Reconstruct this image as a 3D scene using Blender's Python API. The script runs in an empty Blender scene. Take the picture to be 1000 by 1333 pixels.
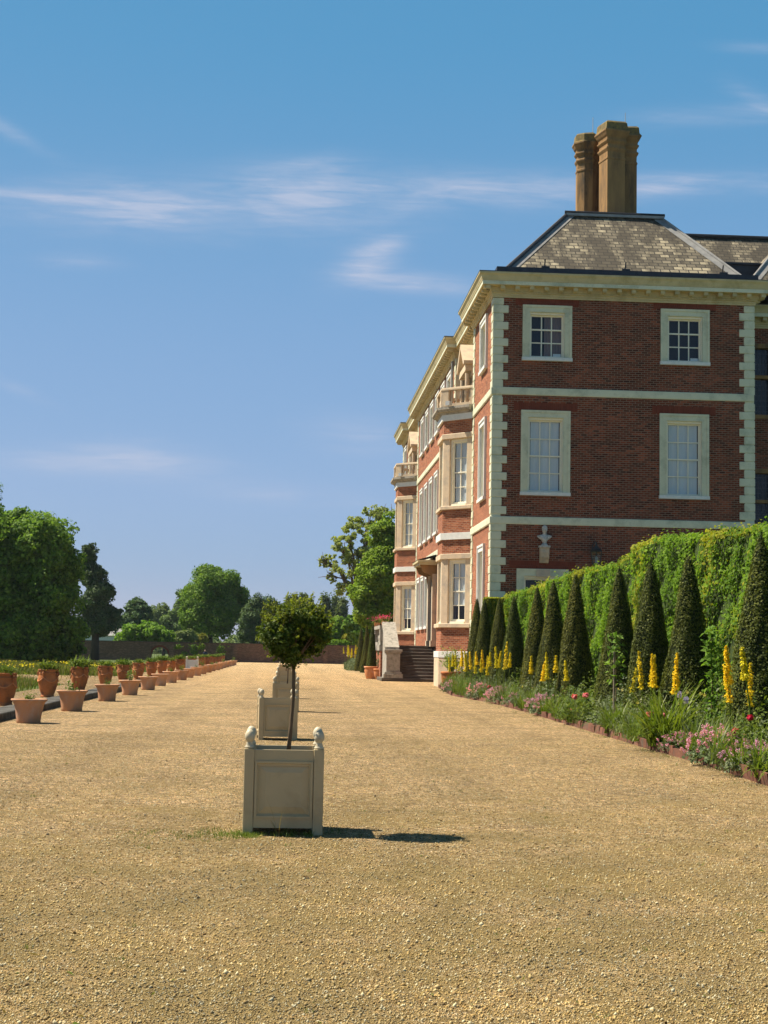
import bpy, math, random
import numpy as np
from mathutils import Matrix, Vector
random.seed(7)
RS = np.random.RandomState(11)
sc = bpy.context.scene
COL = sc.collection
PI = math.pi

# ------------------------------------------------------------------ camera
EYE = 1.4
CR = np.array([[0.99776368, -0.02464333, -0.0621317],
               [-0.06410678, -0.0896998, -0.99390355],
               [0.01891989, 0.99566393, -0.091079]])
# columns are the camera's own right / up / back axes in world space
cam_d = bpy.data.cameras.new("camera")
cam = bpy.data.objects.new("camera", cam_d)
COL.objects.link(cam)
M4 = Matrix(((*CR[0], 0.0), (*CR[1], 0.0), (*CR[2], EYE), (0, 0, 0, 1)))
cam.matrix_world = M4
cam_d.sensor_fit = 'HORIZONTAL'
cam_d.sensor_width = 36.0
cam_d.lens = 72.0
cam_d.clip_start = 0.1
cam_d.clip_end = 6000
sc.camera = cam

def sight(px, py):
    d = CR @ np.array([px - 500.0, -(py - 666.5), -2000.0])
    return d / d[1]

def at(px, py, D):
    """world point at distance D along the terrace, seen in direction px,py of the survey photo"""
    d = sight(px, py) * D
    return Vector((d[0], D, d[2] + EYE))

# ------------------------------------------------------------------ materials
MATS = {}
def nodes(name):
    m = bpy.data.materials.new(name)
    m.use_nodes = True
    nt = m.node_tree
    b = nt.nodes['Principled BSDF']
    MATS[name] = m
    return m, nt, b

def N(nt, t, **kw):
    n = nt.nodes.new(t)
    for k, v in kw.items():
        if k in n.inputs.keys() if isinstance(k, str) else False:
            n.inputs[k].default_value = v
        else:
            setattr(n, k, v)
    return n

def rgb(c):
    return (c[0], c[1], c[2], 1.0)

def ramp(nt, stops, fac=None, interp='LINEAR'):
    r = nt.nodes.new('ShaderNodeValToRGB')
    r.color_ramp.interpolation = interp
    while len(r.color_ramp.elements) < len(stops):
        r.color_ramp.elements.new(0.5)
    for e, (p, c) in zip(r.color_ramp.elements, stops):
        e.position = p
        e.color = rgb(c)
    if fac is not None:
        nt.links.new(fac, r.inputs[0])
    return r

def plain(name, c1, c2=None, rough=0.75, scale=4.0, detail=6, bump=0.0, bscale=40, spec=0.3, stain=None, sscale=1.2, metal=0.0, stretch=(1, 1, 1)):
    m, nt, b = nodes(name)
    c2 = c2 or tuple(v * 0.8 for v in c1)
    tc = N(nt, 'ShaderNodeTexCoord')
    mp = N(nt, 'ShaderNodeMapping')
    mp.inputs['Scale'].default_value = stretch
    nt.links.new(tc.outputs['Object'], mp.inputs[0])
    nz = N(nt, 'ShaderNodeTexNoise', Scale=scale, Detail=detail, Roughness=0.6)
    nt.links.new(mp.outputs[0], nz.inputs['Vector'])
    r = ramp(nt, [(0.35, c1), (0.68, c2)], nz.outputs['Fac'])
    out = r.outputs[0]
    if stain:
        n2 = N(nt, 'ShaderNodeTexNoise', Scale=sscale, Detail=8, Roughness=0.7)
        nt.links.new(mp.outputs[0], n2.inputs['Vector'])
        r2 = ramp(nt, [(0.5, (0, 0, 0)), (0.68, (1, 1, 1))], n2.outputs['Fac'])
        mx = N(nt, 'ShaderNodeMixRGB')
        nt.links.new(r2.outputs[0], mx.inputs[0])
        nt.links.new(out, mx.inputs[1])
        mx.inputs[2].default_value = rgb(stain)
        out = mx.outputs[0]
    if 'terracotta' in name:
        oi = N(nt, 'ShaderNodeObjectInfo')
        ro = ramp(nt, [(0.0, (0.78, 0.78, 0.80)), (0.5, (1.0, 1.0, 1.0)), (1.0, (1.1, 1.16, 1.25))], oi.outputs['Random'])
        m0 = N(nt, 'ShaderNodeMixRGB', blend_type='MULTIPLY')
        m0.inputs[0].default_value = 1.0
        nt.links.new(out, m0.inputs[1])
        nt.links.new(ro.outputs[0], m0.inputs[2])
        out = m0.outputs[0]
    nt.links.new(out, b.inputs['Base Color'])
    b.inputs['Roughness'].default_value = rough
    b.inputs['Specular IOR Level'].default_value = spec
    b.inputs['Metallic'].default_value = metal
    if bump:
        n3 = N(nt, 'ShaderNodeTexNoise', Scale=bscale, Detail=4)
        nt.links.new(mp.outputs[0], n3.inputs['Vector'])
        bp = N(nt, 'ShaderNodeBump', Strength=bump, Distance=0.02)
        nt.links.new(n3.outputs['Fac'], bp.inputs['Height'])
        nt.links.new(bp.outputs[0], b.inputs['Normal'])
    return m

def brick(name, cols, mortar, bw=0.225, bh=0.075, mort=0.011, dirt=0.5, dark=(0.06, 0.03, 0.025)):
    m, nt, b = nodes(name)
    uv = N(nt, 'ShaderNodeUVMap')
    bt = N(nt, 'ShaderNodeTexBrick')
    bt.inputs['Scale'].default_value = 1.0
    bt.inputs['Brick Width'].default_value = bw
    bt.inputs['Row Height'].default_value = bh
    bt.inputs['Mortar Size'].default_value = mort
    bt.inputs['Mortar Smooth'].default_value = 0.2
    bt.inputs['Bias'].default_value = 0.0
    bt.inputs['Color1'].default_value = rgb((0, 0, 0))
    bt.inputs['Color2'].default_value = rgb((1, 1, 1))
    bt.inputs['Mortar'].default_value = rgb((0.5, 0.5, 0.5))
    nt.links.new(uv.outputs[0], bt.inputs['Vector'])
    r = ramp(nt, cols, bt.outputs['Color'])
    nz = N(nt, 'ShaderNodeTexNoise', Scale=0.55, Detail=9, Roughness=0.68)
    nt.links.new(uv.outputs[0], nz.inputs['Vector'])
    r2 = ramp(nt, [(0.42, (1, 1, 1)), (0.66, tuple(1 - dirt * (1 - d) for d in (0.55, 0.5, 0.5)))], nz.outputs['Fac'])
    mu = N(nt, 'ShaderNodeMixRGB', blend_type='MULTIPLY')
    mu.inputs[0].default_value = 1.0
    nt.links.new(r.outputs[0], mu.inputs[1])
    nt.links.new(r2.outputs[0], mu.inputs[2])
    # patches of burnt darker bricks
    n4 = N(nt, 'ShaderNodeTexNoise', Scale=9.0, Detail=2)
    nt.links.new(uv.outputs[0], n4.inputs['Vector'])
    r4 = ramp(nt, [(0.55, (0, 0, 0)), (0.72, (0.75, 0.75, 0.75))], n4.outputs['Fac'])
    md = N(nt, 'ShaderNodeMixRGB')
    nt.links.new(r4.outputs[0], md.inputs[0])
    nt.links.new(mu.outputs[0], md.inputs[1])
    md.inputs[2].default_value = rgb(dark)
    mx = N(nt, 'ShaderNodeMixRGB')
    nt.links.new(bt.outputs['Fac'], mx.inputs[0])
    nt.links.new(md.outputs[0], mx.inputs[1])
    mx.inputs[2].default_value = rgb(mortar)
    nt.links.new(mx.outputs[0], b.inputs['Base Color'])
    b.inputs['Roughness'].default_value = 0.9
    b.inputs['Specular IOR Level'].default_value = 0.15
    bp = N(nt, 'ShaderNodeBump', Strength=0.6, Distance=0.01)
    bp.invert = True
    nt.links.new(bt.outputs['Fac'], bp.inputs['Height'])
    nt.links.new(bp.outputs[0], b.inputs['Normal'])
    return m

def slate(name):
    m, nt, b = nodes(name)
    uv = N(nt, 'ShaderNodeUVMap')
    bt = N(nt, 'ShaderNodeTexBrick')
    bt.inputs['Scale'].default_value = 1.0
    bt.inputs['Brick Width'].default_value = 0.38
    bt.inputs['Row Height'].default_value = 0.235
    bt.inputs['Mortar Size'].default_value = 0.022
    bt.inputs['Color1'].default_value = rgb((0, 0, 0))
    bt.inputs['Color2'].default_value = rgb((1, 1, 1))
    nt.links.new(uv.outputs[0], bt.inputs['Vector'])
    r = ramp(nt, [(0.0, (0.085, 0.072, 0.05)), (0.45, (0.20, 0.172, 0.118)), (1.0, (0.42, 0.36, 0.24))], bt.outputs['Color'])
    mp = N(nt, 'ShaderNodeMapping')
    mp.inputs['Scale'].default_value = (1.0, 0.28, 1)
    nt.links.new(uv.outputs[0], mp.inputs[0])
    nz = N(nt, 'ShaderNodeTexNoise', Scale=0.95, Detail=9, Roughness=0.7)
    nt.links.new(mp.outputs[0], nz.inputs['Vector'])
    r2 = ramp(nt, [(0.42, (0, 0, 0)), (0.55, (0.92, 0.92, 0.92))], nz.outputs['Fac'])
    mx = N(nt, 'ShaderNodeMixRGB')
    nt.links.new(r2.outputs[0], mx.inputs[0])
    nt.links.new(r.outputs[0], mx.inputs[1])
    mx.inputs[2].default_value = rgb((0.055, 0.045, 0.03))
    m2 = N(nt, 'ShaderNodeMixRGB')
    nt.links.new(bt.outputs['Fac'], m2.inputs[0])
    nt.links.new(mx.outputs[0], m2.inputs[1])
    m2.inputs[2].default_value = rgb((0.03, 0.026, 0.02))  # dark course lines: the shadow of each slate course painted in
    nt.links.new(m2.outputs[0], b.inputs['Base Color'])
    b.inputs['Roughness'].default_value = 0.85
    bp = N(nt, 'ShaderNodeBump', Strength=0.8, Distance=0.02)
    bp.invert = True
    nt.links.new(bt.outputs['Fac'], bp.inputs['Height'])
    nt.links.new(bp.outputs[0], b.inputs['Normal'])
    return m

def leafy(name, c1, c2, trans=0.3, rough=0.65, spec=0.12):
    m, nt, b = nodes(name)
    g = N(nt, 'ShaderNodeNewGeometry')
    r = ramp(nt, [(0.0, c1), (1.0, c2)], g.outputs['Random Per Island'])
    tc = N(nt, 'ShaderNodeTexCoord')
    nz = N(nt, 'ShaderNodeTexNoise', Scale=0.9, Detail=3)
    nt.links.new(tc.outputs['Object'], nz.inputs['Vector'])
    rr = ramp(nt, [(0.35, (0.75, 0.78, 0.8)), (0.65, (1.2, 1.15, 1.0))], nz.outputs['Fac'])
    mu = N(nt, 'ShaderNodeMixRGB', blend_type='MULTIPLY')
    mu.inputs[0].default_value = 1.0
    oi = N(nt, 'ShaderNodeObjectInfo')
    ro = ramp(nt, [(0.0, (0.84, 0.94, 0.85)), (0.5, (1.0, 1.0, 1.0)), (1.0, (1.2, 1.06, 1.0))], oi.outputs['Random'])
    m0 = N(nt, 'ShaderNodeMixRGB', blend_type='MULTIPLY')
    m0.inputs[0].default_value = 1.0
    nt.links.new(rr.outputs[0], m0.inputs[1])
    nt.links.new(ro.outputs[0], m0.inputs[2])
    nt.links.new(r.outputs[0], mu.inputs[1])
    nt.links.new(m0.outputs[0], mu.inputs[2])
    nt.links.new(mu.outputs[0], b.inputs['Base Color'])
    b.inputs['Roughness'].default_value = rough
    b.inputs['Specular IOR Level'].default_value = spec
    if trans > 0:
        t = N(nt, 'ShaderNodeBsdfTranslucent')
        m3 = N(nt, 'ShaderNodeMixRGB', blend_type='MULTIPLY')
        m3.inputs[0].default_value = 1.0
        nt.links.new(mu.outputs[0], m3.inputs[1])
        m3.inputs[2].default_value = (1.25, 1.3, 0.6, 1)
        nt.links.new(m3.outputs[0], t.inputs[0])
        ms = N(nt, 'ShaderNodeMixShader')
        ms.inputs[0].default_value = trans
        nt.links.new(b.outputs[0], ms.inputs[1])
        nt.links.new(t.outputs[0], ms.inputs[2])
        nt.links.new(ms.outputs[0], nt.nodes['Material Output'].inputs[0])
    return m

STONES = [(0.0, (0.34, 0.22, 0.10)), (0.2, (0.50, 0.355, 0.175)), (0.42, (0.62, 0.465, 0.245)), (0.58, (0.24, 0.15, 0.075)),
          (0.68, (0.68, 0.54, 0.335)), (0.82, (0.15, 0.11, 0.075)), (0.93, (0.74, 0.65, 0.49))]
def gravel(name, tint=(1, 1, 1), moss=True):
    m, nt, b = nodes(name)
    tc = N(nt, 'ShaderNodeTexCoord')
    wn = N(nt, 'ShaderNodeTexNoise', Scale=55.0, Detail=3)
    nt.links.new(tc.outputs['Object'], wn.inputs['Vector'])
    av = N(nt, 'ShaderNodeMixRGB', blend_type='LINEAR_LIGHT')
    av.inputs[0].default_value = 0.020
    nt.links.new(tc.outputs['Object'], av.inputs[1])
    nt.links.new(wn.outputs['Color'], av.inputs[2])
    v = N(nt, 'ShaderNodeTexVoronoi', Scale=74.0)
    nt.links.new(av.outputs[0], v.inputs['Vector'])
    sx = N(nt, 'ShaderNodeSeparateColor')
    nt.links.new(v.outputs['Color'], sx.inputs[0])
    r = ramp(nt, STONES, sx.outputs[0])
    # gaps between stones: darker earth, with the stones' self-shadow painted in
    e = N(nt, 'ShaderNodeTexVoronoi', Scale=74.0, feature='DISTANCE_TO_EDGE')
    nt.links.new(av.outputs[0], e.inputs['Vector'])
    re = ramp(nt, [(0.03, (1, 1, 1)), (0.16, (0, 0, 0))], e.outputs['Distance'])
    mx = N(nt, 'ShaderNodeMixRGB')
    mf = N(nt, 'ShaderNodeMath', operation='MULTIPLY')
    mf.inputs[1].default_value = 0.85
    nt.links.new(re.outputs[0], mf.inputs[0])
    nt.links.new(mf.outputs[0], mx.inputs[0])
    nt.links.new(r.outputs[0], mx.inputs[1])
    mx.inputs[2].default_value = rgb((0.10, 0.068, 0.034))
    # coarser handfuls of stones, light and dark
    v2 = N(nt, 'ShaderNodeTexVoronoi', Scale=17.0)
    nt.links.new(av.outputs[0], v2.inputs['Vector'])
    s2 = N(nt, 'ShaderNodeSeparateColor')
    nt.links.new(v2.outputs['Color'], s2.inputs[0])
    rv = ramp(nt, [(0.0, (0.60, 0.58, 0.55)), (0.5, (1.0, 1.0, 1.0)), (1.0, (1.26, 1.24, 1.22))], s2.outputs[0])
    v3 = N(nt, 'ShaderNodeTexVoronoi', Scale=36.0)
    nt.links.new(av.outputs[0], v3.inputs['Vector'])
    s3 = N(nt, 'ShaderNodeSeparateColor')
    nt.links.new(v3.outputs['Color'], s3.inputs[0])
    r3 = ramp(nt, [(0.0, (0.35, 0.32, 0.28)), (0.12, (0.8, 0.79, 0.77)), (0.6, (1.04, 1.04, 1.04)), (1.0, (1.34, 1.34, 1.36))], s3.outputs[1])
    m3_ = N(nt, 'ShaderNodeMixRGB', blend_type='MULTIPLY')
    m3_.inputs[0].default_value = 1.0
    nt.links.new(rv.outputs[0], m3_.inputs[1])
    nt.links.new(r3.outputs[0], m3_.inputs[2])
    rv = m3_
    mv = N(nt, 'ShaderNodeMixRGB', blend_type='MULTIPLY')
    mv.inputs[0].default_value = 1.0
    nt.links.new(mx.outputs[0], mv.inputs[1])
    nt.links.new(rv.outputs[0], mv.inputs[2])
    mx = mv
    # trodden and damp patches
    n1 = N(nt, 'ShaderNodeTexNoise', Scale=0.55, Detail=9, Roughness=0.7)
    nt.links.new(tc.outputs['Object'], n1.inputs['Vector'])
    r1 = ramp(nt, [(0.34, (1.14, 1.12, 1.08)), (0.5, (1.0, 1.0, 0.99)), (0.66, (0.74, 0.74, 0.70))], n1.outputs['Fac'])
    mu = N(nt, 'ShaderNodeMixRGB', blend_type='MULTIPLY')
    mu.inputs[0].default_value = 1.0
    nt.links.new(mx.outputs[0], mu.inputs[1])
    nt.links.new(r1.outputs[0], mu.inputs[2])
    out = mu.outputs[0]
    if moss:
        n2 = N(nt, 'ShaderNodeTexNoise', Scale=0.8, Detail=10, Roughness=0.78)
        mp = N(nt, 'ShaderNodeMapping')
        mp.inputs['Location'].default_value = (7.3, 2.2, 0)
        nt.links.new(tc.outputs['Object'], mp.inputs[0])
        nt.links.new(mp.outputs[0], n2.inputs['Vector'])
        sp = N(nt, 'ShaderNodeSeparateXYZ')
        nt.links.new(tc.outputs['Object'], sp.inputs[0])
        nr = N(nt, 'ShaderNodeMapRange', interpolation_type='SMOOTHSTEP')
        for i_, v_ in ((1, 7.0), (2, 19.0), (3, 0.19), (4, 0.0)): nr.inputs[i_].default_value = v_
        nt.links.new(sp.outputs[1], nr.inputs[0])
        sm = N(nt, 'ShaderNodeMath', operation='ADD')
        nt.links.new(n2.outputs['Fac'], sm.inputs[0])
        nt.links.new(nr.outputs[0], sm.inputs[1])
        r2 = ramp(nt, [(0.50, (0, 0, 0)), (0.72, (0.82, 0.82, 0.82))], sm.outputs[0])
        mt = N(nt, 'ShaderNodeMapping')
        mt.inputs['Scale'].default_value = (1.1, 0.03, 1)
        nt.links.new(tc.outputs['Object'], mt.inputs[0])
        nt_ = N(nt, 'ShaderNodeTexNoise', Scale=1.0, Detail=4)
        nt.links.new(mt.outputs[0], nt_.inputs['Vector'])
        rt = ramp(nt, [(0.36, (0.88, 0.88, 0.87)), (0.5, (1, 1, 1)), (0.64, (1.07, 1.07, 1.06))], nt_.outputs['Fac'])
        mw = N(nt, 'ShaderNodeMixRGB', blend_type='MULTIPLY')
        mw.inputs[0].default_value = 1.0
        nt.links.new(out, mw.inputs[1])
        nt.links.new(rt.outputs[0], mw.inputs[2])
        out = mw.outputs[0]
        mo = N(nt, 'ShaderNodeMixRGB')
        nt.links.new(r2.outputs[0], mo.inputs[0])
        nt.links.new(out, mo.inputs[1])
        mo.inputs[2].default_value = rgb((0.175, 0.135, 0.05))
        out = mo.outputs[0]
    tn = N(nt, 'ShaderNodeMixRGB', blend_type='MULTIPLY')
    tn.inputs[0].default_value = 1.0
    nt.links.new(out, tn.inputs[1])
    tn.inputs[2].default_value = rgb(tint)
    nt.links.new(tn.outputs[0], b.inputs['Base Color'])
    b.inputs['Roughness'].default_value = 0.85
    b.inputs['Specular IOR Level'].default_value = 0.2
    bp = N(nt, 'ShaderNodeBump', Strength=0.95, Distance=0.014)
    ss = ramp(nt, [(0.0, (0, 0, 0)), (0.35, (1, 1, 1))], e.outputs['Distance'])
    ad = N(nt, 'ShaderNodeMath', operation='ADD')
    nt.links.new(ss.outputs[0], ad.inputs[0])
    nt.links.new(sx.outputs[1], ad.inputs[1])
    nt.links.new(ad.outputs[0], bp.inputs['Height'])
    nt.links.new(bp.outputs[0], b.inputs['Normal'])
    return m

def glass(name):
    m, nt, b = nodes(name)
    tr = N(nt, 'ShaderNodeBsdfTransparent')
    tr.inputs[0].default_value = (0.96, 0.97, 0.98, 1)
    gl = N(nt, 'ShaderNodeBsdfGlossy')
    gl.inputs['Roughness'].default_value = 0.03
    fr = N(nt, 'ShaderNodeFresnel')
    ge = N(nt, 'ShaderNodeNewGeometry')
    io = N(nt, 'ShaderNodeMapRange')
    io.inputs[3].default_value = 1.5
    io.inputs[4].default_value = 1 / 1.5       # thin pane: same reflectance from either side
    nt.links.new(ge.outputs['Backfacing'], io.inputs[0])
    nt.links.new(io.outputs[0], fr.inputs[0])
    nz = N(nt, 'ShaderNodeTexNoise', Scale=2.2, Detail=1)
    bp = N(nt, 'ShaderNodeBump', Strength=0.12, Distance=0.05)
    nt.links.new(nz.outputs['Fac'], bp.inputs['Height'])
    nt.links.new(bp.outputs[0], gl.inputs['Normal'])
    ms = N(nt, 'ShaderNodeMixShader')
    nt.links.new(fr.outputs[0], ms.inputs[0])
    nt.links.new(tr.outputs[0], ms.inputs[1])
    nt.links.new(gl.outputs[0], ms.inputs[2])
    nt.links.new(ms.outputs[0], nt.nodes['Material Output'].inputs[0])
    return m

brick('red_brick', [(0.0, (0.19, 0.050, 0.026)), (0.4, (0.30, 0.088, 0.042)), (0.8, (0.38, 0.125, 0.060)), (1.0, (0.44, 0.17, 0.085))], (0.33, 0.22, 0.15), dark=(0.10, 0.03, 0.02))
brick('dark_brick', [(0.0, (0.068, 0.022, 0.014)), (0.25, (0.150, 0.041, 0.022)), (0.7, (0.215, 0.056, 0.029)), (1.0, (0.33, 0.090, 0.044))], (0.24, 0.165, 0.12), bw=0.235, bh=0.082, mort=0.012, dirt=0.9, dark=(0.040, 0.021, 0.017))  # darker brick mix for the end, return and court walls
brick('gauged_brick', [(0.0, (0.165, 0.042, 0.024)), (1.0, (0.22, 0.055, 0.032))], (0.18, 0.07, 0.045), bw=0.075, bh=0.3, mort=0.004, dark=(0.11, 0.032, 0.022))
brick('wall_brick', [(0.0, (0.10, 0.05, 0.035)), (0.5, (0.17, 0.08, 0.052)), (1.0, (0.26, 0.135, 0.09))], (0.22, 0.17, 0.13), dirt=0.8, dark=(0.05, 0.032, 0.026))
slate('stone_slate')
gravel('gravel', (1.74, 1.655, 1.55))
gravel('pale_gravel', (1.15, 1.1, 1.0), False)
glass('glass')
plain('paint', (0.65, 0.655, 0.49), (0.60, 0.605, 0.45), rough=0.55, scale=3, spec=0.3, stain=(0.42, 0.44, 0.32), sscale=1.4)
plain('cornice_paint', (0.55, 0.48, 0.285), (0.48, 0.42, 0.245), rough=0.6, scale=3, spec=0.3, stain=(0.36, 0.31, 0.17), sscale=1.0)
plain('white_paint', (0.72, 0.73, 0.70), (0.62, 0.64, 0.62), rough=0.5, scale=6, spec=0.3)
plain('sash_paint', (0.83, 0.80, 0.66), (0.77, 0.74, 0.60), rough=0.5, scale=6)
plain('bath_stone', (0.62, 0.49, 0.34), (0.50, 0.40, 0.29), rough=0.85, scale=2.5, bump=0.2, stain=(0.38, 0.33, 0.27), sscale=2.2)
plain('grey_stone', (0.36, 0.335, 0.29), (0.26, 0.245, 0.21), rough=0.9, scale=5, bump=0.4, stain=(0.17, 0.16, 0.14), sscale=5)
plain('dark_stone', (0.075, 0.072, 0.065), (0.04, 0.039, 0.036), rough=0.85, scale=7, bump=0.5, stain=(0.14, 0.135, 0.12), sscale=9)
plain('step_stone', (0.115, 0.10, 0.08), (0.06, 0.05, 0.042), rough=0.9, scale=5, bump=0.3, stain=(0.20, 0.18, 0.15), sscale=3, stretch=(0.4, 1, 4))
plain('chimney_stone', (0.33, 0.19, 0.075), (0.20, 0.12, 0.055), rough=0.9, scale=1.6, bump=0.4, stain=(0.075, 0.058, 0.04), sscale=1.1, stretch=(1.8, 1.8, 0.4))
plain('lichen_stone', (0.20, 0.15, 0.06), (0.10, 0.08, 0.045), rough=0.95, scale=7, bump=0.5, stain=(0.30, 0.20, 0.05), sscale=4)
plain('lead', (0.30, 0.30, 0.29), (0.20, 0.20, 0.20), rough=0.5, scale=3, spec=0.5, bump=0.1, bscale=8)
plain('dark_lead', (0.035, 0.037, 0.045), (0.02, 0.021, 0.026), rough=0.5, scale=3, spec=0.4)
plain('blind', (0.58, 0.64, 0.67), (0.50, 0.56, 0.60), rough=0.9, scale=1.5, stretch=(6, 6, 0.4))
plain('curtain', (0.22, 0.16, 0.15), (0.12, 0.09, 0.09), rough=0.9, scale=3, stretch=(8, 8, 0.2))
plain('dark_room', (0.012, 0.013, 0.017), (0.008, 0.009, 0.012), rough=0.9)  # near-black colour carries the darkness of unlit interiors
plain('taupe_paint', (0.46, 0.375, 0.22), (0.42, 0.342, 0.20), rough=0.5, scale=3, spec=0.4, bump=0.06, bscale=50, stain=(0.34, 0.275, 0.155), sscale=2.2)
plain('sunlit_taupe', (0.56, 0.50, 0.355), (0.50, 0.445, 0.31), rough=0.5, scale=5, spec=0.4, stain=(0.33, 0.31, 0.24), sscale=3)  # box paint again, paler: sunlight on the finials put into the colour
plain('bark', (0.16, 0.11, 0.065), (0.09, 0.065, 0.04), rough=0.9, scale=9, bump=0.8, bscale=30, stretch=(1, 1, 0.25))
plain('dark_bark', (0.06, 0.048, 0.038), (0.03, 0.026, 0.02), rough=0.95, scale=2, bump=0.6, bscale=10, stretch=(1, 1, 0.25))
plain('terracotta', (0.56, 0.23, 0.09), (0.46, 0.175, 0.065), rough=0.85, scale=6, bump=0.25, bscale=25, stain=(0.50, 0.30, 0.20), sscale=4)
plain('pale_terracotta', (0.62, 0.33, 0.18), (0.52, 0.255, 0.13), rough=0.88, scale=5, bump=0.25, bscale=25, stain=(0.55, 0.38, 0.28), sscale=5, stretch=(1, 1, 0.4))
plain('dark_terracotta', (0.48, 0.17, 0.055), (0.37, 0.125, 0.04), rough=0.8, scale=6, bump=0.3, bscale=25, stain=(0.19, 0.085, 0.05), sscale=5)
plain('edging_clay', (0.19, 0.078, 0.046), (0.10, 0.045, 0.03), rough=0.9, scale=8, bump=0.4, stain=(0.09, 0.07, 0.05), sscale=4)
plain('soil', (0.05, 0.035, 0.022), (0.03, 0.022, 0.015), rough=1.0, scale=12, bump=0.8)
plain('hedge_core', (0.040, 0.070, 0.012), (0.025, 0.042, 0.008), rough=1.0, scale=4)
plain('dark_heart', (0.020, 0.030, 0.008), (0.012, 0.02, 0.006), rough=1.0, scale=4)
plain('lawn', (0.075, 0.115, 0.022), (0.055, 0.085, 0.02), rough=0.95, scale=0.6, bump=0.5, bscale=60, stain=(0.10, 0.12, 0.03), sscale=2)
plain('statue_stone', (0.62, 0.60, 0.55), (0.40, 0.38, 0.35), rough=0.85, scale=12, bump=0.2, stain=(0.17, 0.16, 0.14), sscale=9)
plain('iron', (0.02, 0.021, 0.024), (0.03, 0.03, 0.033), rough=0.45, spec=0.5)
plain('grey_metal', (0.45, 0.47, 0.48), (0.35, 0.37, 0.38), rough=0.4, spec=0.5)
plain('orange_tile', (0.30, 0.12, 0.06), (0.22, 0.09, 0.05), rough=0.9, scale=3)
plain('skin', (0.50, 0.30, 0.22), (0.46, 0.27, 0.20), rough=0.6)
plain('navy_cloth', (0.02, 0.03, 0.09), (0.015, 0.02, 0.06), rough=0.9)
plain('hair', (0.16, 0.09, 0.05), (0.10, 0.06, 0.035), rough=0.7)
plain('wood_post', (0.30, 0.25, 0.19), (0.20, 0.17, 0.13), rough=0.9, scale=8, stretch=(1, 1, 0.2))
leafy('hedge_leaf', (0.080, 0.165, 0.016), (0.205, 0.315, 0.032), 0.42)
leafy('hedge_gold', (0.22, 0.235, 0.022), (0.36, 0.34, 0.035), 0.4)
leafy('yew_leaf', (0.055, 0.078, 0.020), (0.150, 0.165, 0.034), 0.2)
leafy('privet_leaf', (0.036, 0.074, 0.013), (0.110, 0.160, 0.028), 0.3, rough=0.6, spec=0.1)
leafy('privet_tip', (0.15, 0.21, 0.03), (0.27, 0.32, 0.05), 0.4, rough=0.6, spec=0.1)
leafy('maple_leaf', (0.072, 0.155, 0.034), (0.20, 0.33, 0.058), 0.38)
leafy('lime_leaf', (0.105, 0.205, 0.028), (0.225, 0.345, 0.055), 0.4)
leafy('chestnut_leaf', (0.062, 0.150, 0.026), (0.165, 0.285, 0.045), 0.34)
leafy('pine_leaf', (0.036, 0.078, 0.042), (0.090, 0.145, 0.072), 0.15)
leafy('dark_leaf', (0.045, 0.095, 0.045), (0.095, 0.165, 0.07), 0.25)
leafy('grey_leaf', (0.105, 0.165, 0.065), (0.20, 0.26, 0.105), 0.3)
leafy('poplar_leaf', (0.063, 0.105, 0.036), (0.134, 0.180, 0.054), 0.25)
leafy('gold_leaf', (0.158, 0.160, 0.016), (0.284, 0.250, 0.024), 0.3)
leafy('walnut_leaf', (0.170, 0.245, 0.080), (0.310, 0.390, 0.130), 0.45)
leafy('bed_leaf', (0.059, 0.106, 0.020), (0.158, 0.213, 0.035), 0.3)
leafy('glaucous_leaf', (0.091, 0.127, 0.069), (0.193, 0.230, 0.129), 0.2)
leafy('strap_leaf', (0.079, 0.140, 0.018), (0.179, 0.240, 0.040), 0.35, rough=0.4)
leafy('meadow_grass', (0.08, 0.12, 0.022), (0.19, 0.21, 0.055), 0.3)
leafy('turf_blade', (0.07, 0.12, 0.02), (0.16, 0.20, 0.04), 0.3)
leafy('dry_leaf', (0.05, 0.03, 0.018), (0.14, 0.085, 0.04), 0.0)
leafy('straw', (0.20, 0.15, 0.06), (0.30, 0.23, 0.10), 0.2)
leafy('pot_leaf', (0.085, 0.145, 0.030), (0.20, 0.27, 0.07), 0.3)
leafy('yellow_flower', (0.66, 0.49, 0.012), (0.82, 0.68, 0.04), 0.3)
leafy('pale_yellow', (0.65, 0.58, 0.18), (0.75, 0.70, 0.35), 0.3)
leafy('pink_flower', (0.62, 0.25, 0.50), (0.80, 0.46, 0.68), 0.3)
leafy('rose_pink', (0.62, 0.10, 0.18), (0.78, 0.34, 0.36), 0.3)
leafy('crimson', (0.42, 0.010, 0.045), (0.55, 0.03, 0.10), 0.25)
leafy('magenta', (0.60, 0.03, 0.20), (0.72, 0.10, 0.34), 0.3)
leafy('lilac', (0.36, 0.30, 0.62), (0.52, 0.46, 0.72), 0.3)
leafy('red_stem', (0.22, 0.09, 0.05), (0.3, 0.14, 0.08), 0.1)
leafy('loose_stone', (0.3, 0.2, 0.1), (0.5, 0.4, 0.2), 0.0, rough=0.8)
_m = MATS['loose_stone'].node_tree
for _n in list(_m.nodes):
    if _n.type == 'VALTORGB' and any(l.from_socket.name == 'Random Per Island' for l in _n.inputs[0].links):
        while len(_n.color_ramp.elements) < len(STONES):
            _n.color_ramp.elements.new(0.5)
        for _e, (_p, _c) in zip(_n.color_ramp.elements, STONES):
            _e.position = _p
            _e.color = rgb((_c[0] * .84, _c[1] * .82, _c[2] * .79))

# ------------------------------------------------------------------ object helpers
def tag(o, label=None, cat=None, group=None, kind=None):
    if label: o['label'] = label
    if cat: o['category'] = cat
    if group: o['group'] = group
    if kind: o['kind'] = kind
    return o

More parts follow.
